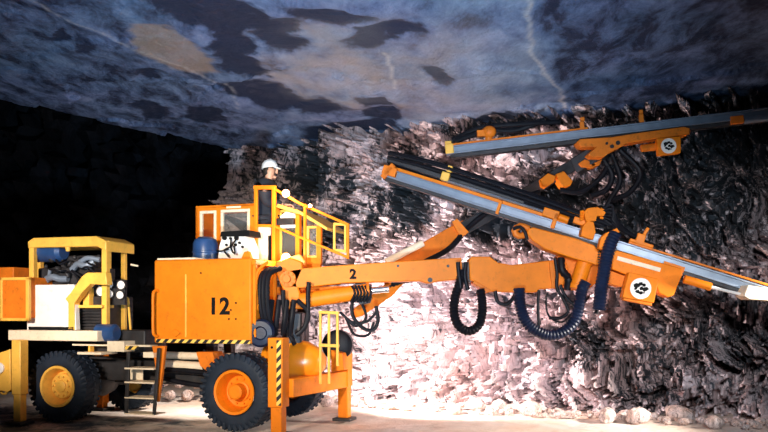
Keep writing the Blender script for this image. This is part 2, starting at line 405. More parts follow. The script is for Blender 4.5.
def lamp(px, py, b, r, dirv, power, parent=RIG):
    c = A(px, py, b); dv = Vector(dirv).normalized()
    o = MB().lathe(c, dv, [(-.12, 0), (-.12, r*.5), (-.06, r*.9), (0, r), (.015, r), (.015, r*.9), (.005, r*.88)], 20).out('work_lamp', 'dorange', parent, bevel=0)
    MB().lathe(c, dv, [(.008, r*.89), (.02, r*.6), (.026, 0)], 20).out('lens', 'lamp', o, bevel=0)
    ld = bpy.data.lights.new('work_lamp_light', 'POINT'); ld.energy = power; ld.color = (1, .84, .62); ld.shadow_soft_size = r
    lo = bpy.data.objects.new('work_lamp_light', ld); COL.objects.link(lo); lo.location = G(c+dv*(r+.1))
    return o
lamp(286, 193.5, .55, .06, (.35, -1, 0), 22)
lamp(310, 206, .55, .03, (.6, -1, .2), 5)
lamp(286, 258, .45, .075, (.1, -1, .15), 26)

# ------------------------------------------------------------------ rear canopy, engine, rear body
bn, bf = -.05, .62
def ra(px, b=bn): return A(px, 290, b).x
zr = A(60, 240, bn).z
m = MB()
m.prism([A(x, y, bn) for x, y in ((27.5, 241.5), (33, 237.8), (96, 236), (106, 241), (106, 251.5), (97, 246.5), (36, 247.5), (28, 248.5))], (0, .72, 0))
can = m.out('canopy_roof', 'yellow', RIG, bevel=.015)
lab(can, 'pale yellow roof over the engine at the rear')
m = MB(); m.beam(A(106, 244, bn+.05), A(106, 250, bf+.05), .1, .11); m.out('roof_edge_beam', 'yellow', can)
zd = A(50, 331, bn).z
for px, b in ((33.2, bn+.06), (105.8, bn+.06), (107.5, bf), (40, bf)):
    pb_ = A(px, 245, b); MB().box((pb_.x-.045, b-.045, zd), (pb_.x+.045, b+.045, zr-.05)).out('canopy_post', 'yellow', RIG)
m = MB(); c = A(68, 249, bn+.06); m.cyl(c+Vector((0, 0, .04)), c+Vector((0, 0, -.04)), .05, .03, n=12); m.out('dome_lamp', 'yellow', can)
# white side panel and rear box
body = plate([(27, 285), (74, 284.5), (76, 330), (27, 330)], -.18, -.08, 'side_panel', 'white')
lab(body, 'pale panel at the rear side')
m = MB(); p = A(29, 328.5, -.19); q = A(74, 328.5, -.19); m.box((p.x, -.2, p.z-.02), (q.x, -.17, p.z+.03)); m.out('shadow_gap_slot', 'black', body, bevel=0)
m = MB().prism([A(x, y, -.2) for x, y in ((65, 299), (70, 293), (82, 276), (87, 272.5), (105.5, 272.5), (107, 285), (90, 284), (82, 292), (74, 303), (74, 330), (68, 330), (68, 303))], (0, .14, 0)); m.out('gooseneck_bracket', 'yellow', RIG, bevel=.012)
m = MB(); m.box((A(83, 290, 0).x, 0, A(83, 306, 0).z), (A(89, 290, 0).x, .12, A(83, 288, 0).z)); m.box((A(80, 290, 0).x, -.1, A(83, 308, 0).z), (A(106, 290, 0).x, .2, A(83, 305, 0).z)); m.out('bracket', 'yellow', RIG)
m = MB()
m.box((A(27, 300, .1).x, .1, zd), (A(104, 300, .1).x, .85, zd+.55)); m.out('engine_compartment', 'dark', RIG, bevel=.02)
g = MB()
for i in range(8):
    zz = A(80, 307+i*3, .05).z; g.box((A(78, 300, .05).x, .03, zz-.012), (A(104, 300, .05).x, .06, zz+.012))
g.out('grille', 'dark', RIG)
# tilted orange box at the extreme rear
m = MB()
x0 = A(1.5, 300, -.35).x; x1 = A(27, 300, -.35).x
plate([(1, 278.5), (27.5, 277), (27.5, 318), (1, 320)], -.35, .3, 'rear_box', 'dorange', bevel=.015)
o = bpy.data.objects['rear_box']
m = MB(); y0 = -.365
for (xa, ya, xb, yb) in ((0, 277.5, 28.5, 280), (0, 318, 28.5, 321), (0, 277.5, 2.2, 321), (25.5, 277.5, 28.5, 321)):
    p = A(xa, ya, y0); q = A(xb, yb, y0); m.box((p.x, y0, q.z), (q.x, y0+.06, p.z))
m.out('box_rim', 'yellow', o)
m = MB(); p = A(-14, 268, .45); q = A(18, 276, .45); m.box((p.x, .35, q.z-.25), (q.x, .9, p.z)); m.out('rear_box', 'dorange', RIG, bevel=.015)
# long pale platform beam
m = MB(); p = A(8, 330, -.3); q = A(97, 341.5, -.3); m.box((p.x, -.3, q.z), (q.x, .2, p.z)); deck = m.out('platform_beam', 'cream', RIG, bevel=.012)
m = MB(); m.box((p.x+.1, .2, q.z), (q.x+.25, 1.5, p.z-.03)); m.out('rear_deck', 'dark', RIG)
# small pale beam & checker-pale blocks between wheel and steps
m = MB(); p = A(72, 344, -.1); q = A(150, 347, -.1); m.box((p.x, -.1, q.z), (q.x, .1, p.z)); m.out('step_beam', 'cream', RIG)
m = MB(); p = A(107, 341, -.15); q = A(124, 352, -.15); m.box((p.x, -.15, q.z), (q.x, .2, p.z)); m.out('tool_box', 'cream', RIG)
m = MB(); p = A(77, 352, -.2); q = A(101, 355, -.2); m.box((p.x, -.2, q.z), (q.x, .2, p.z)); m.out('fender_plate', 'cream', RIG)
m = MB(); m.box((A(88, 340, -.1).x, -.1, A(88, 353, -.1).z), (A(90, 340, -.1).x, 0, A(88, 345, -.1).z)); m.out('bracket', 'yellow', RIG)
m = MB(); p = A(125, 346, -.22); q = A(137, 350, -.22); m.box((p.x, -.22, q.z), (q.x, -.17, p.z)); m.out('hazard_strip', 'hazard', RIG)
# engine: block, blue hood, pipes, lamps
m = MB(); m.box((A(42, 270, .3).x, .2, zd+.5), (A(98, 270, .3).x, .75, A(60, 268, .3).z)); m.box((A(60, 262, .3).x, .3, zd+.6), (A(95, 262, .3).x, .7, A(60, 256, .3).z))
en = m.out('engine', 'dark', RIG, bevel=.03)
c = A(50, 252, .2); MB().lathe(c+Vector((-.28, 0, 0)), (1, 0, 0), [(0, 0), (0, .12), (.04, .165), (.5, .165), (.56, .12), (.56, 0)], 24).out('muffler', 'blue', en, bevel=0)
m = MB()
m.tube([A(47, 279, .1), A(53, 277, .08), A(60, 279, .1), A(68, 279, .12)], .055); m.tube([A(72, 270, .1), A(78, 264, .1), A(86, 266, .1), A(94, 262, .15)], .05); m.tube([A(43, 284, .12), A(48, 281, .1), A(50, 270, .15)], .03)
m.tube([A(80, 262, .12), A(88, 258, .12), A(100, 260, .15)], .04); m.out('engine_pipe', 'alu', en, bevel=0)
m = MB()
for k in range(14):
    px = random.uniform(44, 100); py = random.uniform(256, 280)
    MB().sph(A(px, py, random.uniform(.1, .25)), random.uniform(.03, .07), 10).out('fitting', 'dark', en, bevel=0)
m = MB()
for k in range(7):
    px = random.uniform(48, 96); py = random.uniform(258, 275)
    m.tube([A(px, py, .1), A(px+random.uniform(4, 10), py+random.uniform(-8, 8), .03), A(px+random.uniform(10, 18), py+random.uniform(-2, 10), .12)], .018)
m.out('hose', 'hose', en, bevel=0)
for px, py, r in ((109, 284, .085), (121, 285, .075), (109, 294, .08), (120, 295, .07), (101, 291, .09)):
    c = A(px, py, .12); o = MB().lathe(c, (.2, -1, 0), [(-.1, 0), (-.1, r*.6), (-.03, r), (.01, r), (.01, r*.85)], 18).out('headlamp', 'dark', RIG, bevel=0)
    MB().lathe(c, (.2, -1, 0), [(.0, r*.87), (.015, r*.5), (.02, 0)], 18).out('lens', 'white', o, bevel=0)
m = MB().box((A(99, 290, .16).x, .17, A(100, 305, .16).z), (A(124, 290, .16).x, .24, A(100, 280, .16).z)); m.out('lamp_bracket', 'dark', RIG)
m = MB(); m.beam(A(124, 248, .55), A(124, 330, .55), .07, .07); m.out('canopy_post', 'yellow', RIG)
m = MB(); m.beam(A(128, 298, .4), A(132, 346, .4), .03, .03); m.beam(A(124, 298, .4), A(128, 298, .4), .03, .03); m.out('handrail', 'yellow', RIG)
m = MB(); m.beam(A(131, 264.5, .5), A(138, 266, .5), .03, .03); m.out('antenna_arm', 'cream', RIG)
c = A(107, 333, -.05); MB().lathe(c+Vector((-.18, 0, 0)), (1, 0, 0), [(0, 0), (0, .1), (.03, .14), (.33, .14), (.36, .1), (.36, 0)], 20).out('air_tank', 'blue', RIG, bevel=0)
m = MB(); m.box((A(96, 320, .15).x, .12, A(96, 352, .1).z), (A(146, 320, .15).x, .7, A(96, 330, .1).z)); m.out('battery_box', 'dark', RIG, bevel=.02)
# rear end piece with round reflector at the picture's edge
m = MB().prism([A(x, y, -.45) for x, y in ((-14, 356), (5, 351), (10, 349), (10.5, 390), (7, 392.5), (2, 391), (-14, 391))], (0, .25, 0)); rp = m.out('rear_bumper', 'yellow', RIG, bevel=.012)
c = A(.5, 368, -.45); MB().cyl(c, c+Vector((0, -.03, 0)), .085, n=24).out('reflector', 'white', rp, bevel=.004)
MB().tube([A(1, 390, -.33), A(2, 393.5, -.33), A(6, 393.5, -.33), A(7.5, 390, -.33)], .02).out('tow_hook', 'yellow', rp, bevel=0)

# ------------------------------------------------------------------ jacks
def jack(a, b, z0, z1, w, w2, striped=False, mat='orange', foot=True):
    o = MB().box((a-w/2, b-w/2, z0), (a+w/2, b+w/2, z1)).out('jack_sleeve', mat, RIG, bevel=.012)
    m = MB().box((a-w2/2, b-w2/2, .05), (a+w2/2, b+w2/2, z0+.1)); m.out('jack_leg', mat, o, bevel=.012)
    m = MB().box((a-.15, b-.15, .0), (a+.15, b+.15, .05)); m.out('foot_plate', 'dark', o, bevel=.01)
    if striped:
        MB().box((a+w*.12, b-w/2-.008, z0+.03), (a+w*.42, b-w/2+.01, z1-.03)).out('hazard_strip', 'hazard', o, bevel=0)
        c = Vector((a-w*.2, b-w/2, z1-.13)); MB().cyl(c, c+Vector((0, -.008, 0)), .018, n=10).out('bolt', 'black', o, bevel=0)
    return o
ja = A(274, 372, -.45)
jack(ja.x, -.31, A(274, 408, -.45).z, A(274, 338, -.45).z, .225, .165, True)
jf = A(344.5, 390, 1.5)
jack(jf.x, 1.5, A(344, 386, 1.5).z, A(344, 345, 1.5).z, .2, .165)
m = MB().beam((ja.x+.08, -.2, .66), (jf.x-.02, 1.42, .66), .2, .26); jb = m.out('jack_cross_beam', 'orange', RIG, bevel=.012)
# rounded nose above the cross beam
c0 = Vector((ja.x-.1, .55, .98))
MB().lathe((ja.x-.62, .62, .98), (1, 0, 0), [(0, 0), (0, .28), (.1, .33), (.45, .33), (.64, .3), (.8, .22), (.9, .12), (.93, 0)], 36).out('nose_tank', 'gloss', RIG, bevel=0)
jr = A(20, 400, -.55)
jack(jr.x, -.55, A(20, 395, -.62).z, A(20, 340, -.62).z, .17, .135, mat='yellow')
jb2 = A(102, 410, 1.35)
jack(jb2.x, 1.35, A(102, 403, 1.35).z, zd-.1, .17, .14, mat='dorange')
# yellow guard hoop in front
m = MB()
for px in (320.5, 329, 337.5):
    m.beam(A(px, 312, .45), A(px, 384 if px < 330 else 366, .45), .035, .035)
m.beam(A(319, 312, .45), A(339, 313, .45), .045, .045); m.beam(A(319, 345, .45), A(339, 346, .45), .045, .045)
m.out('front_guard', 'yellow', RIG)
m = MB(); m.prism([A(x, y, 1.1) for x, y in ((331, 350), (342, 353), (344, 370), (331, 372))], (0, .3, 0)); m.out('front_fender', 'orange', RIG)
c = A(338, 345, 1.35); MB().lathe(c, (.25, -1, 0), [(-.15, .1), (-.1, .24), (.1, .24), (.14, .18), (.14, 0)], 24).out('cable_drum', 'hose', RIG, bevel=0)

# ------------------------------------------------------------------ steps
st = A(126, 345, -.1)
m = MB()
bs = -.18
for (xa, ya, xb, yb) in ((126.5, 352, 124, 414), (157, 348, 152, 415)):
    m.prism([A(xa, ya, bs), A(xa+3, ya, bs), A(xb+3, yb, bs), A(xb, yb, bs)], (0, .03, 0))
    m.prism([A(xa, ya, bs+.28), A(xa+3, ya, bs+.28), A(xb+3, yb, bs+.28), A(xb, yb, bs+.28)], (0, .03, 0))
ste = m.out('step_ladder', 'dark', RIG)
for y in (367.5, 381.5, 397, 413):
    p = A(124.5, y, bs); q = A(154, y+2.5, bs); MB().box((p.x, bs-.01, q.z), (q.x, bs+.3, p.z)).out('step', 'cream', ste)
m = MB(); p = A(130.5, 369, bs+.31); q = A(143, 380, bs+.31); m.box((p.x, bs+.3, q.z), (q.x, bs+.32, p.z)); m.out('kick_plate', 'cream', ste)
m = MB().prism([A(x, y, -.1) for x, y in ((152, 346), (165, 346), (162, 372), (158, 402), (154, 402), (156, 372))], (0, .06, 0)); m.out('stringer_plate', 'dorange', ste)
m = MB(); p = A(143, 352, -.1); q = A(158, 358, -.1); m.box((p.x, -.1, q.z), (q.x, .1, p.z)); m.out('step_bracket', 'cream', RIG)

# ------------------------------------------------------------------ boom pedestal
m = MB()
dprism(m, [(283, 312), (302, 312), (301, 362), (284, 362)], 12.2, .5); ped = m.out('boom_pedestal', 'dark', RIG, bevel=.03)
m = MB(); dprism(m, [(275, 262), (290, 257), (302, 262), (303, 270), (297, 283), (302, 300), (304, 309), (281, 309), (283, 290), (277, 275)], 12.0, .45); sw = m.out('boom_swivel', 'orange', RIG, bevel=.02)
m = MB()
for px, py, r in ((288, 279, .12), (287, 279, .06)):
    c = D(px, py, 12.0); e = (G(c)-Vector((0, .05 if r > .1 else .1, 0))); m.cyl(c, L(e), r, n=20)
for k in range(8):
    q = k*math.pi/4; c = D(288+math.cos(q)*6, 279+math.sin(q)*6, 11.95); m.cyl(c, L(G(c)-Vector((0, .03, 0))), .02, n=6)
m.out('pivot_pin', 'dorange', sw)
m = MB(); dprism(m, [(279, 260), (300, 254), (306, 262), (300, 268), (282, 268)], 12.15, .4); m.out('swivel_cap', 'yellow', sw, bevel=.02)
for pts in ([(283, 290), (284, 310), (288, 330), (295, 345)], [(297, 300), (308, 312), (306, 325), (298, 335)], [(309, 282), (308, 296), (308, 312), (304, 328), (296, 335)]):
    MB().tube([D(x, y, 11.9) for x, y in pts], .035).out('hose', 'hose', RIG, bevel=0)

# ------------------------------------------------------------------ near boom marked 2
d1 = 12.0
m = MB(); dprism(m, [(287, 270.5), (300, 268.5), (330, 266), (395, 261.5), (461.5, 257.5), (462.5, 279), (440, 281), (428, 283.5), (420, 281), (400, 281.5), (345, 283), (300, 288), (288, 287)], d1, .34)
bm1 = m.out('boom', 'orange', RIG, bevel=.012); lab(bm1, 'near boom marked 2')
text('2', .19, D(353, 274.5, d1-.004), bm1, 'black', 'lettering', .009).rotation_euler = (math.pi/2, 0, -YAW)
m = MB()
for px, py in ((448, 266), (430, 280), (398, 266)):
    c = D(px, py, d1); m.cyl(c, L(G(c)-Vector((0, .02, 0))), .02 if py < 279 else .035, n=12)
m.out('bolt', 'dark', bm1, bevel=0)
m = MB(); p = D(300, 301, d1+.05); q = D(367, 291, d1+.05); m.cyl(p, q, .115, n=24); cy = m.out('lift_cylinder', 'orange', RIG, bevel=.01)
e = L(G(q)+Vector((.32, 0, .03))); MB().cyl(q, e, .05, n=16).out('piston_rod', 'steel', cy, bevel=0)
m = MB(); m.cyl(q, q.lerp(e, .12), .13, n=24); m.out('gland', 'dorange', cy)
m = MB(); dprism(m, [(352, 286), (356, 283), (372, 284), (369, 291), (372, 297), (370, 303), (360, 305), (355, 298), (350, 292)], d1+.0, .3); m.out('valve_block', 'dark', RIG, bevel=.015)
for k in range(6):
    x = 352+k*3.2; MB().tube([D(x, 286, d1-.03), D(x+3, 293, d1-.07), D(x-1, 302, d1-.03)], .02).out('hose', 'hose', RIG, bevel=0)
for pts, r in (([(352, 300), (353, 316), (363, 328), (373, 330), (378, 321), (376, 306)], .028), ([(362, 303), (366, 318), (356, 326), (346, 318)], .022), ([(346, 318), (354, 334), (368, 335), (374, 322)], .02), ([(340, 312), (352, 322), (366, 322), (377, 312)], .02)):
    MB().tube([D(x, y, d1+.1) for x, y in pts], r).out('hose', 'hose', RIG, bevel=0)
# elbow gap with cable clamp
m = MB(); dprism(m, [(461, 262), (471, 262), (471, 283), (461, 281)], d1+.05, .22); m.out('boom_knuckle', 'dark', RIG)
m = MB(); dprism(m, [(469, 259), (472, 256.5), (490, 256.5), (498, 262.5), (512, 265), (553, 260), (566, 262), (569, 270), (562, 288), (540, 289), (536, 292.5), (490, 291.5), (475, 281.5), (470, 280)], d1-.03, .38)
fb = m.out('outer_boom', 'orange', RIG, bevel=.014)
m = MB(); dprism(m, [(474, 280.5), (491, 290), (488, 293), (473, 283)], d1-.05, .4); m.out('gusset', 'dorange', fb)
m = MB(); dprism(m, [(549, 262), (556, 262), (560, 288), (552, 288)], d1-.06, .44); m.out('wear_band', 'dorange', fb)
# swivel head and feed holder
m = MB(); dprism(m, [(558, 255), (580, 250), (598, 262), (600, 280), (588, 290), (566, 290), (560, 280)], d1+.02, .3); hd = m.out('feed_swivel', 'dorange', RIG, bevel=.02)
m = MB(); m.cyl(D(586, 258, d1-.1), D(577, 286, d1-.1), .11, n=24); m.cyl(D(577.6, 284, d1-.1), D(576.5, 289, d1-.1), .125, n=24); m.out('rotation_motor', 'orange', hd, bevel=.01)
m = MB(); m.tube([D(561, 258, d1-.12), D(562, 270, d1-.15), D(568, 278, d1-.12), D(567, 290, d1-.1)], .05, rib=.008, ribk=1, step=.03); m.out('hose', 'hose', RIG, bevel=0)
m = MB(); dprism(m, [(528, 229), (533, 227), (548, 231), (575, 238), (594, 245), (602, 254), (603, 264), (597, 265), (575, 259), (560, 254), (545, 249), (532, 240), (527, 234)], d1-.2, .3, -.001)
fh = m.out('feed_holder', 'orange', RIG, bevel=.016)
m = MB()
for k in range(5):
    c = D(598.5, 252+k*2.6, d1-.27); m.cyl(c, L(G(c)-Vector((0, .03, 0))), .014, n=8)
m.out('bolt', 'dark', fh, bevel=0)
MB().tube([D(529, 233, d1-.1), D(519, 236, d1-.1), D(514.5, 231, d1-.1), D(520, 226, d1-.1), D(529, 229, d1-.1)], .05).out('hook', 'dorange', fh, bevel=0)
MB().tube([D(527, 240, d1-.22), D(525, 232, d1-.22), D(520, 227, d1-.2), D(513, 229, d1-.2)], .025).out('hose', 'hose', RIG, bevel=0)

# ------------------------------------------------------------------ feeds
def feed(p0, p1, h, w, name, label, railmat='orange'):
    """aluminium beam from p0 to p1 (rig-local) with top rail, side flanges, end fittings"""
    p0, p1 = Vector(p0), Vector(p1); d = (p1-p0).normalized(); n = Vector((0, 0, 1)); n = (n-d*n.dot(d)).normalized(); sd = d.cross(n)
    m = MB(); m.beam(p0, p1, w*.55, h)
    m.beam(p0+n*h*.42, p1+n*h*.42, w, h*.18); m.beam(p0-n*h*.42, p1-n*h*.42, w, h*.2)
    o = m.out(name, 'alu', RIG, bevel=.005); lab(o, label)
    return o, d, n, sd
# lower feed (near boom)
q0, q1 = D(384, 172, 12.75), D(800, 303, 11.5)
f1, dv, nv, sv = feed(q0, q1, .13, .2, 'feed_beam', 'lower feed beam of blue-grey aluminium')
def FP(px, off_n=0., off_s=0.):       # point on lower feed under pixel column
    best = min(range(401), key=lambda i: abs(proj(q0.lerp(q1, i/400))[0]-px)); return q0.lerp(q1, best/400)+nv*off_n+sv*off_s
def proj(l):
    w = G(l); return (CX+F*w.x/w.y, HZ-F*(w.z-CH)/w.y)
MB().beam(FP(390, .095, .03), FP(566, .095, .03), .06, .05).out('slide_rail', 'orange', f1)
MB().beam(FP(386, -.09, -.02), FP(800, -.09, -.02), .18, .06).out('lower_flange', 'dark', f1)
MB().beam(FP(626, .09, .03), FP(800, .105, .03), .05, .03).out('slide_rail', 'dorange', f1)
m = MB(); m.beam(FP(383, .2, .0), FP(520, .17, .0), .12, .07); m.out('hose_tray', 'dark', f1)
for k in range(7):
    o1, o2 = random.uniform(.1, .36), random.uniform(-.12, .18)
    pts = [FP(378+random.uniform(0, 10), .14+k*.028, o2), FP(430, .15+k*.035, o2), FP(480, .17+k*.03, o2+random.uniform(-.03, .03)), FP(530, .15+k*.03, o2), FP(590+k*3, .14+k*.02, o2)]
    MB().tube(pts, .026, step=.15, n=8).out('hose', 'hose', RIG, bevel=0)
MB().tube([FP(392, .2, -.2), FP(450, .19, -.2), FP(520, .2, -.2), FP(600, .18, -.15)], .018, step=.2, n=8).out('drill_rod', 'steel', f1, bevel=0)
MB().tube([FP(440, .145, .1), FP(540, .14, .1)], .022, step=.2, n=8).out('drill_rod', 'steel', f1, bevel=0)
# front fitting on the left end
m = MB(); m.beam(FP(383, .03, 0), FP(397, .03, 0), .3, .14); m.beam(FP(386, -.1, .02), FP(392, .14, .02), .26, .08); m.out('front_centraliser', 'dorange', f1, bevel=.012)
m = MB(); m.cyl(FP(380, .06, .05), FP(384, .06, .05), .05, n=14); m.out('rubber_tip', 'dark', f1)
m = MB(); m.beam(FP(438, .2, .05), FP(446, .2, .05), .2, .13); m.beam(FP(441, .33, .05), FP(446, .33, .05), .14, .1); m.out('rod_holder', 'yellow', f1, bevel=.012)
m = MB(); m.beam(FP(498, .0, .08), FP(501, .0, .08), .12, .2); m.out('hose_clip', 'orange', f1)
m = MB(); m.beam(FP(540, .14, .06), FP(556, .14, .06), .18, .13); m.cyl(FP(556, .14, .06), FP(566, .13, .06), .05, n=14); m.beam(FP(551, .06, .1), FP(556, .06, .1), .1, .24); m.out('drill_carriage', 'orange', f1, bevel=.012)
rd = MB(); rd.beam(FP(570, .16, .06), FP(584, .16, .06), .14, .1); rd.beam(FP(562, .24, .06), FP(578, .24, .06), .05, .035)
rd.prism([D(x, y, 11.9) for x, y in ((581, 236), (583, 226), (588, 220), (594, 222), (596, 232), (593, 240))], L((OX, OY+.25, 0)))
rdo = rd.out('rock_drill', 'orange', f1, bevel=.012)
m = MB(); m.prism([D(x, y, 11.9) for x, y in ((586, 221), (584, 212), (588, 208), (598, 207), (606, 212), (604, 216), (597, 216), (596, 221))], L((OX, OY+.2, 0)))
for k in range(4): m.cyl(D(584-k*.2, 211+k*2.6, 11.95), D(580, 212+k*2.6, 11.95), .02, n=8); m.cyl(D(600, 209+k*2.8, 11.95), D(606, 210+k*2.8, 11.95), .022, n=8)
m.out('valve_manifold', 'orange', rdo, bevel=.006)
for k in range(6):
    MB().tube([D(603, 209+k*2, 11.95), D(612, 205+k*4, 11.9), D(616, 218+k*2, 11.9), FP(630+k*6, .16, -.1)], .02).out('hose', 'hose', RIG, bevel=0)
m = MB(); m.beam(FP(632, .18, 0), FP(640, .18, 0), .14, .16); m.beam(FP(637, .32, 0), FP(640, .31, 0), .1, .12); m.beam(FP(626, .13, 0), FP(650, .13, 0), .14, .05); m.out('hose_guide', 'orange', f1, bevel=.012)
# cradle under the lower feed
m = MB(); dprism(m, [(612, 251), (618, 250.5), (682, 268.5), (683, 274), (674, 295), (668, 297.5), (659, 293), (657, 287), (612, 269)], 11.68, .26, -.0006)
cr = m.out('feed_cradle', 'orange', RIG, bevel=.014)
m = MB(); dprism(m, [(604, 273), (609, 270), (625, 276), (622, 287), (606, 283)], 11.72, .24); m.out('cradle_end', 'dorange', cr)
m = MB(); m.prism([FP(664, -.1, .14), FP(685, -.1, .14), FP(685, -.02, .14), FP(664, -.02, .14)], sv*-.28); m.out('clamp_jaw', 'orange', cr)
for k in range(6):
    c = FP(664+k*3.6, -.11, .15); MB().cyl(c, c+sv*.02, .016, n=8).out('bolt', 'dark', cr, bevel=0)
m = MB(); dprism(m, [(618, 256), (661, 268), (660, 272), (617, 260)], 11.66, .02, -.0006); m.out('lettering_band', 'cream', cr, bevel=0)
# carriage sign plates with round emblem
def emblem(quad, d, cpx, r, name, th=.16):
    m = MB(); dprism(m, quad, d, th); o = m.out(name, 'orange', RIG, bevel=.01)
    c = D(cpx[0], cpx[1], d); up = L(G(c)-Vector((0, 1, 0)))-c
    e = MB().cyl(c, c+up*.012, r, n=32).out('emblem', 'white', o, bevel=0)
    rr = random.Random(5); m = MB()
    sx = L((OX+1, OY, 0)); sz = Vector((0, 0, 1))
    for (ex, ez, es, n) in ((-.35, .25, .28, 7), (.0, .42, .2, 6), (.3, .3, .22, 6), (.38, -.08, .3, 7), (.05, .02, .2, 6), (-.32, -.3, .2, 6), (.0, -.45, .2, 6), (.3, -.42, .12, 5), (-.5, -.02, .14, 5)):
        pts = []
        for k in range(n):
            q = k*2*math.pi/n; s_ = es*rr.uniform(.7, 1.35)*r
            pts.append(c+up*.012+sx*(ex*r+math.cos(q)*s_)+sz*(ez*r+math.sin(q)*s_*.8))
        m.prism(pts, up*.006)
    m.out('emblem_mark', 'black', o, bevel=0)
    return o
emblem([(629, 272), (659, 279), (654, 303), (622.5, 297.5)], 11.55, (640.5, 288.5), .148, 'sign_plate')
m = MB(); dprism(m, [(624, 298), (652, 303), (652, 306), (623, 300)], 11.56, .14); m.out('wear_strip', 'dorange', cr)
p, q = D(684, 279, 11.6), D(711, 287, 11.55); m = MB().cyl(p, q, .06, n=18); fc = m.out('feed_cylinder', 'orange', RIG, bevel=.006)
e = D(746, 295.5, 11.5); MB().cyl(q, e, .022, n=14).out('piston_rod', 'white', fc, bevel=0)
m = MB(); dprism(m, [(748, 285), (790, 292), (790, 303), (764, 300), (750, 299.5), (744, 296)], 11.35, .3); m.out('feed_end_bracket', 'cream', RIG, bevel=.012)

# hose loops hanging from the near boom
def hose(pts, d, r, mat='hose', rib=.012, name='hose'):
    return MB().tube([D(x, y, d if len(q) < 1 else q[0]) for x, y, *q in pts], r, step=.022, rib=rib, ribk=1, n=12).out(name, mat, RIG, bevel=0)
hose([(463, 270), (459, 285), (455, 298), (454, 312), (458, 325), (468, 331), (478, 326), (482, 314), (482, 300), (480, 289)], 11.85, .058)
hose([(519, 288), (520, 303), (524, 318), (533, 329), (548, 335), (563, 332), (574, 322), (579, 306), (582, 290), (586, 282)], 11.75, .075, 'bluehose')
hose([(616, 233), (611, 243), (607, 256), (604, 272), (601, 290), (599, 310)], 11.4, .082, 'bluehose')
MB().prism([D(x, y, 11.45) for x, y in ((601, 238), (606, 233), (617, 228), (620, 232), (612, 237), (605, 243), (603, 250), (599, 248))], L((OX, OY+.12, 0))).out('hose_clamp', 'orange', RIG)
for pts, r in (([(495, 291), (498, 302), (507, 304), (514, 297), (516, 291)], .028), ([(539, 290), (538, 305), (539, 329)], .022), ([(555, 258), (557, 274), (557, 288), (565, 302), (568, 312), (560, 318), (549, 318)], .024), ([(560, 285), (566, 297), (575, 305), (581, 300)], .024), ([(548, 292), (546, 302), (549, 316), (562, 322), (575, 310)], .014), ([(600, 290), (598, 305), (596, 314)], .03), ([(458, 262), (459, 274), (461, 288)], .03), ([(466, 262), (465, 276), (468, 290)], .03)):
    MB().tube([D(x, y, 11.8) for x, y in pts], r).out('hose', 'hose', RIG, bevel=0)

# ------------------------------------------------------------------ far boom
d2 = 13.1
m = MB(); dprism(m, [(353, 309), (362, 303), (380, 288), (386, 283), (394, 275), (404, 283), (392, 296), (376, 307), (362, 316), (355, 318)], d2-.35, .28, .004)
m.out('boom_root', 'orange', RIG, bevel=.014)
m = MB(); dprism(m, [(378, 268), (390, 261), (420, 244), (448, 228), (463, 220), (470, 228), (460, 240), (440, 252), (415, 268), (385, 285)], d2, .3, .003)
fb2 = m.out('boom', 'dorange', RIG, bevel=.014); lab(fb2, 'far boom rising behind the one marked 2')
m = MB(); m.cyl(D(386, 262, d2-.08), D(423, 243, d2+.02), .055, n=16); m.out('piston_rod', 'cream', fb2, bevel=.005)
m = MB(); dprism(m, [(452, 222), (457, 218.5), (469, 232), (461, 238)], d2+.15, .34); m.out('boom_clamp', 'orange', fb2)
m = MB(); m.beam(D(462, 229, d2+.35), D(520, 197, d2+.55), .22, .22, .2, .2); m.beam(D(515, 200, d2+.55), D(585, 158, d2+.6), .2, .2); m.out('telescopic_boom', 'dark', RIG, bevel=.014)
MB().tube([D(388, 287, d2-.15), D(400, 281, d2-.15), D(415, 278, d2-.1), D(432, 268, d2-.1)], .05, step=.03, rib=.01, ribk=1).out('hose', 'hose', RIG, bevel=0)
MB().tube([D(425, 262, d2), D(450, 248, d2+.1), D(470, 226, d2+.25), D(500, 205, d2+.3), D(540, 192, d2+.3)], .045).out('hose', 'hose', RIG, bevel=0)
m = MB(); dprism(m, [(540.5, 179), (548, 173), (556, 176), (554, 182), (546, 187.5), (542, 186)], d2+.3, .3); m.out('boom_clamp', 'orange', RIG, bevel=.012)
m = MB(); dprism(m, [(556, 174), (564, 171), (573, 181), (571, 185), (563, 187), (560, 183)], d2+.28, .3); m.out('boom_clamp', 'orange', RIG, bevel=.012)
# upper feed
u0, u1 = D(446, 151.5, 13.5), D(800, 109, 12.55)
f2, dv2, nv2, sv2 = feed(u0, u1, .13, .2, 'feed_beam', 'upper feed beam pointing at the ceiling edge')
def UP(px, n=0., s=0.):
    best = min(range(401), key=lambda i: abs(proj(u0.lerp(u1, i/400))[0]-px)); return u0.lerp(u1, best/400)+nv2*n+sv2*s
MB().beam(UP(448, .09, .02), UP(588, .09, .02), .05, .04).out('slide_rail', 'dorange', f2)
MB().beam(UP(450, -.1, -.02), UP(800, -.1, -.02), .16, .06).out('lower_flange', 'dark', f2)
m = MB(); m.beam(UP(443, .02, 0), UP(454, .02, 0), .24, .16); m.beam(UP(444, .12, 0), UP(453, .12, 0), .16, .07); m.out('front_centraliser', 'yellow', f2, bevel=.012)
m = MB(); m.sph(D(489, 132, 13.35), .12, 14, (1, .8, .85)); m.beam(D(477, 134, 13.35), D(489, 133, 13.35), .1, .1); m.cyl(D(489, 133, 13.35), UP(489, .1), .06, n=12); m.out('rock_drill', 'dorange', f2, bevel=0)
MB().tube([D(455, 141, 13.5), D(472, 135, 13.5), D(490, 130, 13.5), D(515, 130, 13.5), D(545, 120, 13.4)], .05).out('hose', 'hose', RIG, bevel=0)
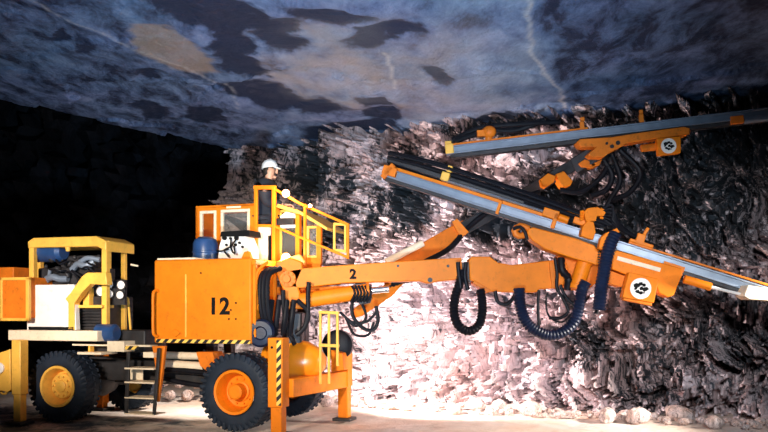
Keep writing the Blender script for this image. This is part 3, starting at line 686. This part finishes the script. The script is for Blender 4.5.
MB().tube([D(452, 140, 13.55), D(480, 128, 13.5), D(520, 124, 13.4), D(560, 122, 13.4)], .04).out('hose', 'hose', RIG, bevel=0)
for px, mat in ((583, 'dorange'), (642, 'dorange')):
    MB().beam(UP(px-2, .13), UP(px+2, .13), .1, .16).out('hose_guide', mat, f2)
    MB().beam(UP(px-1.5, .25), UP(px+2.5, .25), .08, .06).out('hose_guide', mat, f2)
MB().beam(UP(729, -.07, .05), UP(742, -.07, .05), .14, .12).out('clamp_jaw', 'dorange', f2)
MB().cyl(UP(743, -.09, .06), UP(790, -.09, .06), .05, n=14).out('piston_rod', 'alu', f2)
m = MB(); dprism(m, [(577, 142), (580, 139), (612, 137), (640, 132.5), (684, 126.5), (690, 128), (690, 134), (660, 138), (626, 143.5), (621, 147), (609, 153), (604, 157), (592, 157), (588, 154), (596, 147), (581, 147)], 12.85, .26, -.0012)
cr2 = m.out('feed_cradle', 'dorange', RIG, bevel=.012)
m = MB(); dprism(m, [(645, 135), (676, 131), (676, 133.5), (645, 137.5)], 12.82, .02, -.0012); m.out('lettering_band', 'cream', cr2, bevel=0)
m = MB(); m.cyl(D(641, 148.5, 12.85), D(658, 146.5, 12.85), .06, n=16); m.out('feed_cylinder', 'dorange', cr2)
m = MB()
for px, py, r in ((617, 143.5, .035), (611, 147, .03), (606, 144, .02)):
    c = D(px, py, 12.85); m.cyl(c, L(G(c)-Vector((0, .06, 0))), r, n=14)
m.out('pivot_pin', 'dark', cr2, bevel=0)
emblem([(657, 138.5), (681, 136), (681, 153), (659, 155.5)], 12.72, (668.5, 146), .118, 'sign_plate', .12)
m = MB(); dprism(m, [(579, 163), (585, 159), (597, 164), (593, 168), (582, 167)], d2+.05, .2); dprism(m, [(588, 157), (603, 157), (600, 165), (592, 167)], d2+.05, .3); m.out('feed_swivel', 'dorange', RIG, bevel=.012)
m = MB(); m.beam(D(575, 168, d2+.3), D(604, 150, d2+.1), .3, .26); m.beam(D(608, 163, d2+.2), D(613, 160, d2+.1), .1, .12); m.out('swivel_housing', 'dark', RIG, bevel=.02)
for pts in ([(612, 155), (620, 180), (610, 200), (604, 212)], [(604, 160), (612, 176), (606, 190), (590, 196)], [(620, 150), (640, 172), (630, 192), (612, 200)], [(560, 190), (580, 192), (600, 178), (612, 158)]):
    MB().tube([D(x, y, d2+.15) for x, y in pts], .045).out('hose', 'hose', RIG, bevel=0)

# ------------------------------------------------------------------ person
def skin_mesh(name, verts, edges, radii, mat, parent, sub=2, root=0):
    me = bpy.data.meshes.new(name); me.from_pydata([tuple(v) for v in verts], edges, []); o = bpy.data.objects.new(name, me); COL.objects.link(o)
    sk = o.modifiers.new('skin', 'SKIN'); sk.use_smooth_shade = True
    for i, r in enumerate(radii):
        rr = r if isinstance(r, tuple) else (r, r); me.skin_vertices[0].data[i].radius = rr
        me.skin_vertices[0].data[i].use_root = (i == root)
    s = o.modifiers.new('sub', 'SUBSURF'); s.levels = sub; s.render_levels = sub
    bpy.context.view_layer.update()
    ev = o.evaluated_get(bpy.context.evaluated_depsgraph_get()); nm = bpy.data.meshes.new_from_object(ev)
    bpy.data.objects.remove(o); nm.name = name
    o = bpy.data.objects.new(name, nm); COL.objects.link(o); nm.materials.clear(); nm.materials.append(M[mat])
    nm.polygons.foreach_set('use_smooth', [True]*len(nm.polygons))
    if parent: o.parent = parent
    return o
pp = G(A(262.5, 230, .95))
PER = bpy.data.objects.new('person', None); COL.objects.link(PER)
PER.scale = (1.1,)*3; PER.location = (pp.x+.04, pp.y, zf); PER.rotation_euler = (0, 0, math.radians(-8))
PER['label'] = 'person in white helmet and dark jacket standing at the rig rails'
PER['category'] = 'person'
# figure faces +x; y is left(+)/right(-)
V = [(0,0,.98), (.015,0,1.12), (.03,0,1.28), (.035,0,1.42), (.04,0,1.5), (.055,0,1.56), (.07,0,1.64), (.085,0,1.73),
     (0,.1,.93), (.03,.11,.5), (-.01,.11,.09), (.13,.12,.045), (0,-.1,.93), (.03,-.11,.5), (-.01,-.11,.09), (.13,-.12,.045),
     (.03,.19,1.43), (.07,.24,1.17), (.30,.2,1.14), (.035,-.19,1.43), (.1,-.24,1.18), (.33,-.2,1.15)]
E = [(0,1),(1,2),(2,3),(3,4),(4,5),(5,6),(6,7),(0,8),(8,9),(9,10),(10,11),(0,12),(12,13),(13,14),(14,15),(3,16),(16,17),(17,18),(3,19),(19,20),(20,21)]
R_ = [(.11,.14),(.1,.12),(.1,.12),(.09,.11),.05,.055,(.09,.075),(.085,.075),.09,.06,.045,.035,.09,.06,.045,.035,.038,.034,.03,.038,.034,.03]
body = skin_mesh('body', V, E, R_, 'skin', PER)
m = MB()      # face: nose, brow, ears, eyes, mouth, chin on the head
hc = Vector((.078, 0, 1.665))
m.prism([hc+Vector((.075, -.012, -.035)), hc+Vector((.075, .012, -.035)), hc+Vector((.082, .008, .02)), hc+Vector((.082, -.008, .02))], (.03, 0, -.006))
m.sph(hc+Vector((.095, 0, -.03)), .014, 10)
m.sph(hc+Vector((.06, 0, -.09)), .03, 12, (1, 1.1, .8))
for s in (-1, 1): m.sph(hc+Vector((-.005, s*.078, -.02)), .028, 12, (.7, .3, 1.1))
m.out('face', 'skin', PER, bevel=0)
m = MB()
for s in (-1, 1): m.sph(hc+Vector((.083, s*.03, .005)), .011, 10, (.6, 1, .7))
m.beam(hc+Vector((.083, -.025, -.062)), hc+Vector((.083, .025, -.062)), .012, .008); m.out('eyes_and_mouth', 'hair', PER, bevel=0)
m = MB().sph(hc+Vector((-.035, 0, -.0)), .088, 18, (.75, .96, 1.05)); m.out('hair', 'hair', PER, bevel=0)
m = MB(); hl = Vector((.07, 0, 1.70))
m.lathe(hl, (-.12, 0, 1), [(0, .106), (0, .118), (.03, .115), (.075, .102), (.11, .07), (.128, .03), (.13, 0)], 28)
m.prism([hl+Vector((.09, -.07, -.005)), hl+Vector((.15, -.045, -.012)), hl+Vector((.165, 0, -.014)), hl+Vector((.15, .045, -.012)), hl+Vector((.09, .07, -.005))], (0, 0, .012))
m.beam(hl+Vector((-.1, 0, .045)), hl+Vector((.02, 0, .137)), .02, .012); m.out('helmet', 'helmet', PER, bevel=.003)
jv = [(0,0,.8), (.01,0,1.1), (.03,0,1.28), (.035,0,1.42), (.05,0,1.545), (.03,.19,1.43), (.07,.245,1.17), (.285,.2,1.142), (.035,-.19,1.43), (.1,-.245,1.18), (.315,-.2,1.152)]
skin_mesh('jacket', jv, [(0,1),(1,2),(2,3),(3,4),(3,5),(5,6),(6,7),(3,8),(8,9),(9,10)], [(.17,.2),(.165,.18),(.175,.2),(.165,.2),.1,.125,.085,.064,.125,.085,.064], 'jacket', PER)
tv = [(0,0,1.0), (0,.1,.9), (.03,.11,.5), (-.01,.11,.1), (0,-.1,.9), (.03,-.11,.5), (-.01,-.11,.1)]
skin_mesh('trousers', tv, [(0,1),(1,2),(2,3),(0,4),(4,5),(5,6)], [(.13,.16),.11,.082,.075,.11,.082,.075], 'trousers', PER)
for s in (-1, 1):
    skin_mesh('boot', [(-.02, s*.112, .18), (-.02, s*.112, .06), (.06, s*.116, .05), (.15, s*.12, .045)], [(0,1),(1,2),(2,3)], [.065, .06, .055, .045], 'jacket', PER)
for s, wr in ((1, Vector((.30, .2, 1.14))), (-1, Vector((.33, -.2, 1.15)))):
    vs = [wr, wr+Vector((.05, 0, 0)), wr+Vector((.09, 0, -.003))]; es = [(0,1),(1,2)]; rs = [(.03,.026), (.04,.018), (.038,.016)]
    for k, ln in enumerate((.062, .072, .068, .052)):
        y = (k-1.5)*.02; b_ = len(vs)
        vs += [wr+Vector((.095, y, 0)), wr+Vector((.095+ln*.5, y, -.012)), wr+Vector((.095+ln*.75, y, -.038)), wr+Vector((.095+ln*.6, y, -.058))]
        es += [(2, b_), (b_, b_+1), (b_+1, b_+2), (b_+2, b_+3)]; rs += [.0095, .009, .0085, .0075]
    b_ = len(vs); vs += [wr+Vector((.05, -s*.035, -.008)), wr+Vector((.085, -s*.045, -.025)), wr+Vector((.11, -s*.035, -.042))]; es += [(1, b_), (b_, b_+1), (b_+1, b_+2)]; rs += [.012, .010, .008]
    skin_mesh('hand', vs, es, rs, 'skin', PER, 1)
# the lever console the hands rest on
m = MB(); ca, cb_ = A(277, 205, .72), A(297, 212, .72)
m.box((ca.x-.05, .7, zf+.95), (cb_.x-.05, 1.2, zf+1.05)); m.box((ca.x+.05, .85, zf), (ca.x+.25, 1.05, zf+.96)); cn = m.out('lever_console', 'dark', RIG, bevel=.012)
m = MB()
for k in range(4): m.cyl((ca.x+.02, .78+k*.1, zf+1.03), (ca.x-.0, .78+k*.1, zf+1.1), .01, n=8); m.sph((ca.x, .78+k*.1, zf+1.1), .018, 10)
m.out('lever', 'black', cn, bevel=0)

# ------------------------------------------------------------------ mine: rock face, roof, floor
def vor(p):
    d, pts = noise.voronoi(p); return d, pts
def rockh(x, z, seed=0.):
    p = Vector((x*.9+seed, z*.9, seed))
    h = noise.fractal(p*.6, .9, 2.1, 4)*.34
    w = Vector((noise.noise(p*1.5+Vector((9, 0, 0))), noise.noise(p*1.5+Vector((0, 7, 3))), 0))*.35
    q = p+w; q = Vector((q.x*2.0+q.y*.7, q.y*.95-q.x*.2, 0))
    d, c = vor(q*1.3); t = noise.cell_vector(c[0]*3.1)
    h += (t.x-.5)*.24+(q.x*1.3-c[0].x)*(t.y-.5)*.34+(q.y*1.3-c[0].y)*(t.z-.5)*.34
    d, c = vor(q*3.6+Vector((5, 3, 1))); t = noise.cell_vector(c[0]*5.7)
    h += ((t.x-.5)*.15+(q.x*3.6-c[0].x)*(t.y-.5)*.16+(q.y*3.6-c[0].y)*(t.z-.5)*.16)
    d, c = vor(q*9+Vector((2, 8, 1))); t = noise.cell_vector(c[0]*5.7)
    h += (t.x-.5)*.09+(q.x*9-c[0].x)*(t.y-.5)*.08+(q.y*9-c[0].y)*(t.z-.5)*.08
    h += noise.fractal(p*7, .7, 2.2, 4)*.05
    return h
def rockmat(name, light, mid, dark, scale, warm=(1, .82, .72), dist=.9, rot=(0, .35, 0), stretch=(1.25, 1, .62), bump=.6, pos=(.38, .455, .58), spec=.5):
    m = bpy.data.materials.new(name); t, b = nt(m); N, K = t.nodes, t.links
    tc = N.new('ShaderNodeTexCoord')
    mp = N.new('ShaderNodeMapping'); mp.inputs['Rotation'].default_value = rot; mp.inputs['Scale'].default_value = stretch; K.new(tc.outputs['Object'], mp.inputs[0])
    n1 = N.new('ShaderNodeTexNoise'); n1.inputs['Scale'].default_value = scale; n1.inputs['Detail'].default_value = 10; n1.inputs['Roughness'].default_value = .72; n1.inputs['Distortion'].default_value = dist
    K.new(mp.outputs[0], n1.inputs['Vector'])
    r = N.new('ShaderNodeValToRGB'); e = r.color_ramp.elements
    e[0].position = pos[0]; e[0].color = (*dark, 1); e[1].position = pos[2]; b.inputs['Specular IOR Level'].default_value = spec; e[1].color = (*light, 1)
    k = r.color_ramp.elements.new(pos[1]); k.color = (*mid, 1)
    at = N.new('ShaderNodeAttribute'); at.attribute_name = 'stain_shade'  # darkens the ramp: real stains and dark rock, plus painted shade
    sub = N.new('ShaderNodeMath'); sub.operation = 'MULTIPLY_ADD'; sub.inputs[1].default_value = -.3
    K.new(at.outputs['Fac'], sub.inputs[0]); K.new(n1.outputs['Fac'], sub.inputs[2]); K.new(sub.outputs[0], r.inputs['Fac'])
    n4 = N.new('ShaderNodeTexNoise'); n4.inputs['Scale'].default_value = .8; n4.inputs['Detail'].default_value = 3; K.new(tc.outputs['Object'], n4.inputs['Vector'])
    mix = N.new('ShaderNodeMix'); mix.data_type = 'RGBA'; mix.blend_type = 'MULTIPLY'
    r4 = N.new('ShaderNodeValToRGB'); r4.color_ramp.elements[0].position = .35; r4.color_ramp.elements[0].color = (*warm, 1); r4.color_ramp.elements[1].position = .65; r4.color_ramp.elements[1].color = (.95, .96, 1, 1)
    K.new(n4.outputs['Fac'], r4.inputs['Fac']); mix.inputs[0].default_value = 1; K.new(r.outputs['Color'], mix.inputs[6]); K.new(r4.outputs['Color'], mix.inputs[7])
    K.new(mix.outputs[2], b.inputs['Base Color']); b.inputs['Roughness'].default_value = .75
    n2 = N.new('ShaderNodeTexNoise'); n2.inputs['Scale'].default_value = scale*4; n2.inputs['Detail'].default_value = 10; n2.inputs['Roughness'].default_value = .7; K.new(tc.outputs['Object'], n2.inputs['Vector'])
    bp = N.new('ShaderNodeBump'); bp.inputs['Strength'].default_value = bump; bp.inputs['Distance'].default_value = .06
    K.new(n2.outputs['Fac'], bp.inputs['Height']); K.new(bp.outputs['Normal'], b.inputs['Normal'])
    return m
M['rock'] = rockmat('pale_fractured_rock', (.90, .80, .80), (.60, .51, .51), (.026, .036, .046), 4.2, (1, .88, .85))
M['rubblerock'] = rockmat('rubble_rock', (.8, .68, .63), (.45, .36, .33), (.08, .07, .07), 3)

def gridmesh(name, pos, nu, nv, mat, stain_shade=None):
    co = []; st_ = []
    for j in range(nv+1):
        for i in range(nu+1):
            p, s_ = pos(i/nu, j/nv); co.append(p); st_.append(s_)
    fa = [(j*(nu+1)+i, j*(nu+1)+i+1, (j+1)*(nu+1)+i+1, (j+1)*(nu+1)+i) for j in range(nv) for i in range(nu)]
    me = bpy.data.meshes.new(name); me.from_pydata([tuple(c) for c in co], [], fa)
    at = me.attributes.new('stain_shade', 'FLOAT', 'POINT'); at.data.foreach_set('value', st_)
    me.polygons.foreach_set('use_smooth', [True]*len(me.polygons)); me.set_sharp_from_angle(angle=math.radians(38))
    me.materials.append(M[mat]); o = bpy.data.objects.new(name, me); COL.objects.link(o); o['kind'] = 'structure'
    return o
# path of the face, left to right
path = [Vector(p) for p in ((-4.3, 22.5), (-4.0, 18.75), (-1.9, 17.55), (-1.2, 17.2), (2., 15.7), (6., 13.8), (9., 12.1), (11, 8))]
seg = [0.]
for a_, b_ in zip(path, path[1:]): seg.append(seg[-1]+(b_-a_).length)
vn = []
for k in range(len(path)):
    d = (path[min(k+1, len(path)-1)]-path[max(k-1, 0)]).normalized(); vn.append(Vector((d.y, -d.x)))
def pathat(s_):
    for k in range(len(path)-1):
        if s_ <= seg[k+1] or k == len(path)-2:
            t = (s_-seg[k])/(seg[k+1]-seg[k]); return path[k].lerp(path[k+1], t), vn[k].lerp(vn[k+1], t).normalized()
def blob(x, y, cx, cy, rx, ry, ang=0., soft=.35):
    c, s_ = math.cos(ang), math.sin(ang); dx, dy = x-cx, y-cy
    u = (dx*c+dy*s_)/rx; v = (-dx*s_+dy*c)/ry
    r = math.sqrt(u*u+v*v); return max(0., min(1., (1-r)/soft+.5))
WDARK = [(412, 190, 16, 42, .2, .9), (335, 222, 10, 26, .3, .7), (345, 190, 9, 30, 0, .6), (500, 220, 40, 22, .2, .8), (620, 130, 40, 30, 0, .45), (690, 190, 80, 70, 0, .5), (740, 330, 60, 60, .3, .3), (690, 340, 45, 35, .4, .3), (610, 225, 50, 40, 0, .6),
       (735, 130, 60, 60, 0, .6), (650, 380, 40, 40, 0, .3), (500, 125, 60, 10, -.1, .6), (375, 220, 8, 30, .3, .5), (590, 345, 18, 25, .6, .4), (560, 195, 40, 25, 0, .7), (305, 168, 22, 30, .2, .75), (262, 165, 50, 40, 0, .3)]  # dark rock patches; right-hand falloff and left-end shadow also painted in
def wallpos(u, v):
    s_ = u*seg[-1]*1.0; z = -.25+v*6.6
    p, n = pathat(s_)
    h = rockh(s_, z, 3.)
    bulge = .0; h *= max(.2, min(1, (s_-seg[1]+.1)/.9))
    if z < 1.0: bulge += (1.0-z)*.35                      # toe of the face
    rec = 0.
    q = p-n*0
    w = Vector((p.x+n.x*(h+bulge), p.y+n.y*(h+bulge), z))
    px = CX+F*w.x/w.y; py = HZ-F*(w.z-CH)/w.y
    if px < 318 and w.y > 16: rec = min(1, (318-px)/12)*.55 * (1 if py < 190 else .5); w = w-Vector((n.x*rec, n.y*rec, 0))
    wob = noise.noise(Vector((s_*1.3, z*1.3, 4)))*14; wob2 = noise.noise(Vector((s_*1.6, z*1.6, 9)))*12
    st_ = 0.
    for cx, cy, rx, ry, a_, k in WDARK: st_ = max(st_, k*blob(px+wob, py+wob2, cx, cy, rx, ry, a_, .8))
    return w, st_
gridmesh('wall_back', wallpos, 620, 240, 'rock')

# roof of the chamber
def roofmat():
    m = rockmat('blue_grey_roof_rock', (.40, .47, .66), (.17, .24, .42), (.012, .026, .07), 2.4, (.86, 1, .98), .35, (0, 0, -.5), (1.0, .45, 1), 1.2, (.3, .48, .72), .4)
    return m
M['roof'] = roofmat()
def roofmat2(m):
    t = m.node_tree; N, K = t.nodes, t.links; b = N['Principled BSDF']
    src = b.inputs['Base Color'].links[0].from_socket
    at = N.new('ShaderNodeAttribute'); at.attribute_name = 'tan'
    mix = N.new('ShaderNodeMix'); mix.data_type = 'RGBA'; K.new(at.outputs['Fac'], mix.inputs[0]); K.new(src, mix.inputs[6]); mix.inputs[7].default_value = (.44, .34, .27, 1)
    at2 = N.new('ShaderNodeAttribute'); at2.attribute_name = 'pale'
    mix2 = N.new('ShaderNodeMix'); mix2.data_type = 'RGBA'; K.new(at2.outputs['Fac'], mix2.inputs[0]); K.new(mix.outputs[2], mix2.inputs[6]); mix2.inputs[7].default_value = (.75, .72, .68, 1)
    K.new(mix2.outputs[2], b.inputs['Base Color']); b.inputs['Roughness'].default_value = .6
roofmat2(M['roof'])
ZC = 5.4
def C2(px, py):
    d = (ZC-CH)*F/(HZ-py); return (px-CX)/F*d, d
DK = [(150, 110, 17, 9, .3), (203, 117, 20, 9, .1), (322, 105, 30, 8, .05), (378, 97, 19, 7, .1), (386, 113, 17, 7, -.1), (285, 38, 26, 13, -.5), (232, 45, 22, 20, .8), (250, 68, 26, 10, .3), (265, 95, 45, 9, .25), (350, 128, 45, 7, -.1), (155, 76, 14, 7, .1), (205, 15, 50, 12, .3), (245, 18, 40, 10, .4), (380, 35, 30, 8, -.3), (330, 18, 40, 8, .2), (60, 38, 10, 6, 0), (90, 52, 9, 5, 0), (430, 70, 18, 6, .3)]
def inell(px, py, cx, cy, rx, ry, a, soft):
    return blob(px, py, cx, cy, rx, ry, a, soft)
# ellipses in true roof coordinates
def ell_world(e):
    px, py, rx, ry, a = e
    x0, y0 = C2(px, py); xa, ya = C2(px+rx*math.cos(a), py+rx*math.sin(a)); xb, yb = C2(px-ry*math.sin(a), py+ry*math.cos(a))
    ua = Vector((xa-x0, ya-y0)); ub = Vector((xb-x0, yb-y0)); det = ua.x*ub.y-ua.y*ub.x
    return (x0, y0, ua, ub, det)
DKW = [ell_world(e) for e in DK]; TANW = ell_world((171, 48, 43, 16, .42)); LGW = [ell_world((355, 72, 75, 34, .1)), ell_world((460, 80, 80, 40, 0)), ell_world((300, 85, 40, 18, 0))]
def emask(x, y, e, soft):
    x0, y0, ua, ub, det = e; dx, dy = x-x0, y-y0
    u = (dx*ub.y-dy*ub.x)/det; v = (ua.x*dy-ua.y*dx)/det
    r = math.sqrt(u*u+v*v); return max(0., min(1., (1-r)/soft+.5))
CR = []
for pl in (((527, -30), (528, 10), (531, 48), (545, 68), (560, 86), (563, 108)), ((385, 50), (389, 62), (395, 86)), ((20, -5), (70, 22), (130, 44), (180, 62), (218, 80), (232, 88), (238, 106))):
    q = [Vector(C2(*p)) for p in pl]; CR.append(q)
def segdist(p, q):
    best = 9
    for a_, b_ in zip(q, q[1:]):
        ab = b_-a_; t = max(0, min(1, (p-a_).dot(ab)/ab.dot(ab))); best = min(best, (p-(a_+ab*t)).length)
    return best
tan_, pale_ = [], []
EA, EB = Vector((-7.4, 13.2)), Vector((-3.7, 18.6)); ED = (EB-EA).normalized(); EN = Vector((-ED.y, ED.x))     # brow line; EN points left/back
def roofpos(u, v):
    x = -11+u*23; y = 5.+v*15.5
    wx = x+noise.noise(Vector((x*.9, y*.9, 1)))*.4+noise.fractal(Vector((x*2.5, y*2.5, 1)), .8, 2, 4)*.22; wy = y+noise.noise(Vector((x*.9, y*.9, 6)))*.6+noise.fractal(Vector((x*2.5, y*2.5, 8)), .8, 2, 4)*.3
    h = noise.fractal(Vector((x*.25, y*.25, 3)), 1, 2, 4)*.12+noise.fractal(Vector((x*1.2, y*.8, 3)), .9, 2.1, 5)*.025
    d, c = vor(Vector((wx*.55+wy*.2, wy*.4, 0))); t = noise.cell_vector(c[0]*4.3)
    h += (t.x-.5)*.03+(wx*.55-c[0].x)*(t.y-.5)*.03
    dm = 0.
    for e in DKW: dm = max(dm, emask(wx*.6+x*.4, wy*.6+y*.4, e, .5))
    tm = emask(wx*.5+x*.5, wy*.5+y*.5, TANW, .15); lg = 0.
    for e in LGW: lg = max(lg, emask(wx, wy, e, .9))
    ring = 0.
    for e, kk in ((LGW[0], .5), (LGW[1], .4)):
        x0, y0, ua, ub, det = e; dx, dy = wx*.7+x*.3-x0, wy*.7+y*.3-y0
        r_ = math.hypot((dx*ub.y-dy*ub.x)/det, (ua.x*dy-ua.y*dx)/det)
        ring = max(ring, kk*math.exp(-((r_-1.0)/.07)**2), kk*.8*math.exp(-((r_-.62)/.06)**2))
    h += .03*dm + .02*tm
    pm = 0.
    p2 = Vector((x+noise.noise(Vector((x*3, y*3, 2)))*.06, y+noise.noise(Vector((x*3, y*3, 5)))*.08))
    for k, q in enumerate(CR):
        dd = segdist(p2, q); pm = max(pm, max(0, 1-dd/(.035 if k else .05))*(.7 if k < 2 else .4)); h += -.02*max(0, 1-dd/.15)
    sd = (Vector((wx*.4+x*.6, wy*.4+y*.6))-EA).dot(EN)
    if sd > 0: h += min(2.6, sd*1.6)
    if x > CR[0][-1].x+.2: pass
    right = max(0, min(1, (x-segx(y))/.25))*.42
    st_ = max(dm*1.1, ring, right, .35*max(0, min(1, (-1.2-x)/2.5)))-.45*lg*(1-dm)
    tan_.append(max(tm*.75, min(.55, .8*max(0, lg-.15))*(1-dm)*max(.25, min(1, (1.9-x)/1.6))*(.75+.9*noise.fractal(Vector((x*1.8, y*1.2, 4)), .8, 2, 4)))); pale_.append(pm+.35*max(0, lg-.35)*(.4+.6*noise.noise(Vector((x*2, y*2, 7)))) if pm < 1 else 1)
    return Vector((x, y, ZC+h)), st_
def segx(y):
    q = CR[0]
    for a_, b_ in zip(q, q[1:]):
        if min(a_.y, b_.y) <= y <= max(a_.y, b_.y): return a_.x+(b_.x-a_.x)*(y-a_.y)/(b_.y-a_.y)
    return q[0].x if y < q[0].y else q[-1].x
rf = gridmesh('ceiling', roofpos, 420, 330, 'roof')
for nm, dat in (('tan', tan_), ('pale', pale_)):
    at = rf.data.attributes.new(nm, 'FLOAT', 'POINT'); at.data.foreach_set('value', [max(0, v) for v in dat])

# floor
M['floor'] = rockmat('pale_dusty_floor', (.80, .72, .64), (.62, .54, .46), (.045, .06, .065), 1.6, pos=(.17, .36, .6))
def floorpos(u, v):
    x = -14+u*26; y = 3.+v*20
    h = noise.fractal(Vector((x*.5, y*.8, 8)), 1, 2, 4)*.035+noise.fractal(Vector((x*3, y*4, 2)), .8, 2, 3)*.012-.02
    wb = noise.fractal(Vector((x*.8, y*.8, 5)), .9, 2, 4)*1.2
    return Vector((x, y, min(h, .005))), .95*max(0, min(1, (-3.1-x+wb-max(0, y-13)*1.5)/1.2))  # left side darkened: shade painted into the floor colour
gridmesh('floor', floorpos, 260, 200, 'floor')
# far walls to the left; near-black rock colour paints the unlit dark
M['unlitrock'] = rockmat('unlit_rock', (.02, .022, .028), (.012, .013, .016), (.006, .006, .007), 1.5, spec=.04)
gridmesh('wall_left', lambda u, v: (Vector((-11.5+rockh(u*20, v*9, 11)*1.2, 3+u*20, -.3+v*9)), 0.), 80, 40, 'unlitrock')
gridmesh('wall_far', lambda u, v: (Vector((-13+u*12, 22+rockh(u*12, v*9, 17)*1.2, -.3+v*9)), 0.), 60, 40, 'unlitrock')

# ------------------------------------------------------------------ loose rocks along the toe
def rock(r, seed):
    bm = bmesh.new(); bmesh.ops.create_icosphere(bm, subdivisions=3, radius=1)
    rr = random.Random(seed); sc = Vector((rr.uniform(.8, 1.3), rr.uniform(.7, 1.1), rr.uniform(.55, .85)))
    for v in bm.verts:
        n = v.co.normalized(); d, c = noise.voronoi(n*1.4+Vector((seed*3.3, 0, 0))); t = noise.cell(c[0]*7)
        k = 1+.22*noise.noise(n*1.1+Vector((seed, 2, 0)))+.28*(d[1]-d[0]-.3)+.06*noise.noise(n*5+Vector((seed, 0, 0)))
        v.co = Vector((n.x*sc.x, n.y*sc.y, n.z*sc.z))*k*r
    me = bpy.data.meshes.new('rock'); bm.to_mesh(me); bm.free()
    me.polygons.foreach_set('use_smooth', [True]*len(me.polygons)); me.set_sharp_from_angle(angle=math.radians(28)); me.materials.append(M['rubblerock'])
    return me
RM = [rock(1, k+1) for k in range(9)]
rr = random.Random(21); placed = []
toe = [pathat(seg[-1]*i/400) for i in range(401)]
toe = [(p, n) for p, n in toe if -1.7 < p.x < 7.4 and n.y < -.7]
tries = 0
while len(placed) < 130 and tries < 6000:
    tries += 1
    p, n = rr.choice(toe)
    size = rr.uniform(.05, .11) if rr.random() < .72 else rr.uniform(.11, .2)
    off = 1.04+size+.75*rr.random()**1.8
    x, y = p.x+n.x*off, p.y+n.y*off
    if any((x-a)**2+(y-b)**2 < (1.15*(size+c))**2 for a, b, c in placed): continue
    if abs(x+.6) < .5 and y < 14.5: continue
    placed.append((x, y, size))
    o = bpy.data.objects.new('rock', RM[len(placed) % 9]); COL.objects.link(o)
    o.location = (x, y, size*.5); o.scale = (size,)*3; o.rotation_euler = (rr.uniform(-.3, .3), rr.uniform(-.3, .3), rr.uniform(0, 6.3))
    o['label'] = 'loose chunk of pale broken rock lying along the foot of the rock face'; o['category'] = 'rock'; o['group'] = 'loose rocks at the foot of the rock face'

# heap of rock behind the rig, seen between its wheels
rr = random.Random(4); hp = []
for lay, (n_, wdt) in enumerate(((6, 2.1), (5, 1.75), (4, 1.4))):
    for k in range(n_):
        x = -3.62+(k-(n_-1)/2)*wdt/n_+rr.uniform(-.02, .02); size = .14
        o = bpy.data.objects.new('rock', RM[(k*2+lay) % 9]); COL.objects.link(o)
        o.location = (x, 15.95+lay*.05, .1+lay*.22); o.scale = (size*.85, size*.9, size); o.rotation_euler = (0, 0, rr.uniform(0, 6.3))
        o['label'] = 'pale rock in the heap seen under the rig between its wheels'; o['category'] = 'rock'; o['group'] = 'rock heap behind the rig'
# ------------------------------------------------------------------ lights
def spot(name, loc, tgt, power, angle, blend, col, size=.25):
    l = bpy.data.lights.new(name, 'SPOT'); l.energy = power; l.spot_size = math.radians(angle); l.spot_blend = blend; l.color = col; l.shadow_soft_size = size
    o = bpy.data.objects.new(name, l); COL.objects.link(o); o.location = loc
    o.rotation_euler = (Vector(tgt)-Vector(loc)).to_track_quat('-Z', 'Y').to_euler(); return o
spot('flood_on_face', (.5, 3.0, 2.6), (1.4, 15.8, 2.4), 1750, 46, .9, (1, .88, .86))
spot('fill_on_far_end', (2.4, 4.0, 3.2), (5.2, 13.0, 1.4), 2100, 42, .9, (.85, .93, 1))  # unseen fill, added to brighten the right end of the face
spot('front_work_flood', (-.3, 13.2, 1.3), (2.0, 16.2, 1.2), 2150, 135, .7, (1, .85, .83), .15)
spot('flood_on_floor', (7.2, 10.6, 2.2), (.6, 13.6, -.2), 3800, 42, .8, (1, .92, .84), .2)
spot('flood_on_rig', (-4.2, 1.5, 3.4), (-2.4, 12, 1.9), 5400, 32, .8, (1, .88, .72))
spot('flood_on_rear', (-6.0, 2.5, 3.6), (-5.5, 12.6, 2.0), 6500, 19, .8, (1, .9, .82))
spot('fill_behind_rig', (-2.3, 14.3, 2.1), (-3.1, 15.2, .0), 600, 110, .8, (1, .9, .8), .15)  # unseen fill, added to brighten ground and rubble behind the rig
spot('flood_on_roof', (.0, 2.5, .6), (-.9, 12.0, 5.4), 4800, 68, 1., (.5, .76, 1))
wd = bpy.data.worlds.new('mine_air'); S.world = wd; wd.use_nodes = True
wd.node_tree.nodes['Background'].inputs[0].default_value = (.35, .5, .9, 1); wd.node_tree.nodes['Background'].inputs[1].default_value = .02

# ------------------------------------------------------------------ camera
cd = bpy.data.cameras.new('camera'); cam = bpy.data.objects.new('camera', cd); COL.objects.link(cam)
cam.location = (0, 0, CH); cam.rotation_euler = (math.pi/2, 0, 0)
cd.sensor_width = 36; cd.lens = F/768*36; cd.shift_y = (HZ-216)/768; cd.clip_end = 200
S.camera = cam
S.view_settings.view_transform = 'Standard'; S.view_settings.look = 'None'; S.view_settings.gamma = 1; S.view_settings.use_curve_mapping = False
S.view_settings.exposure = 0.
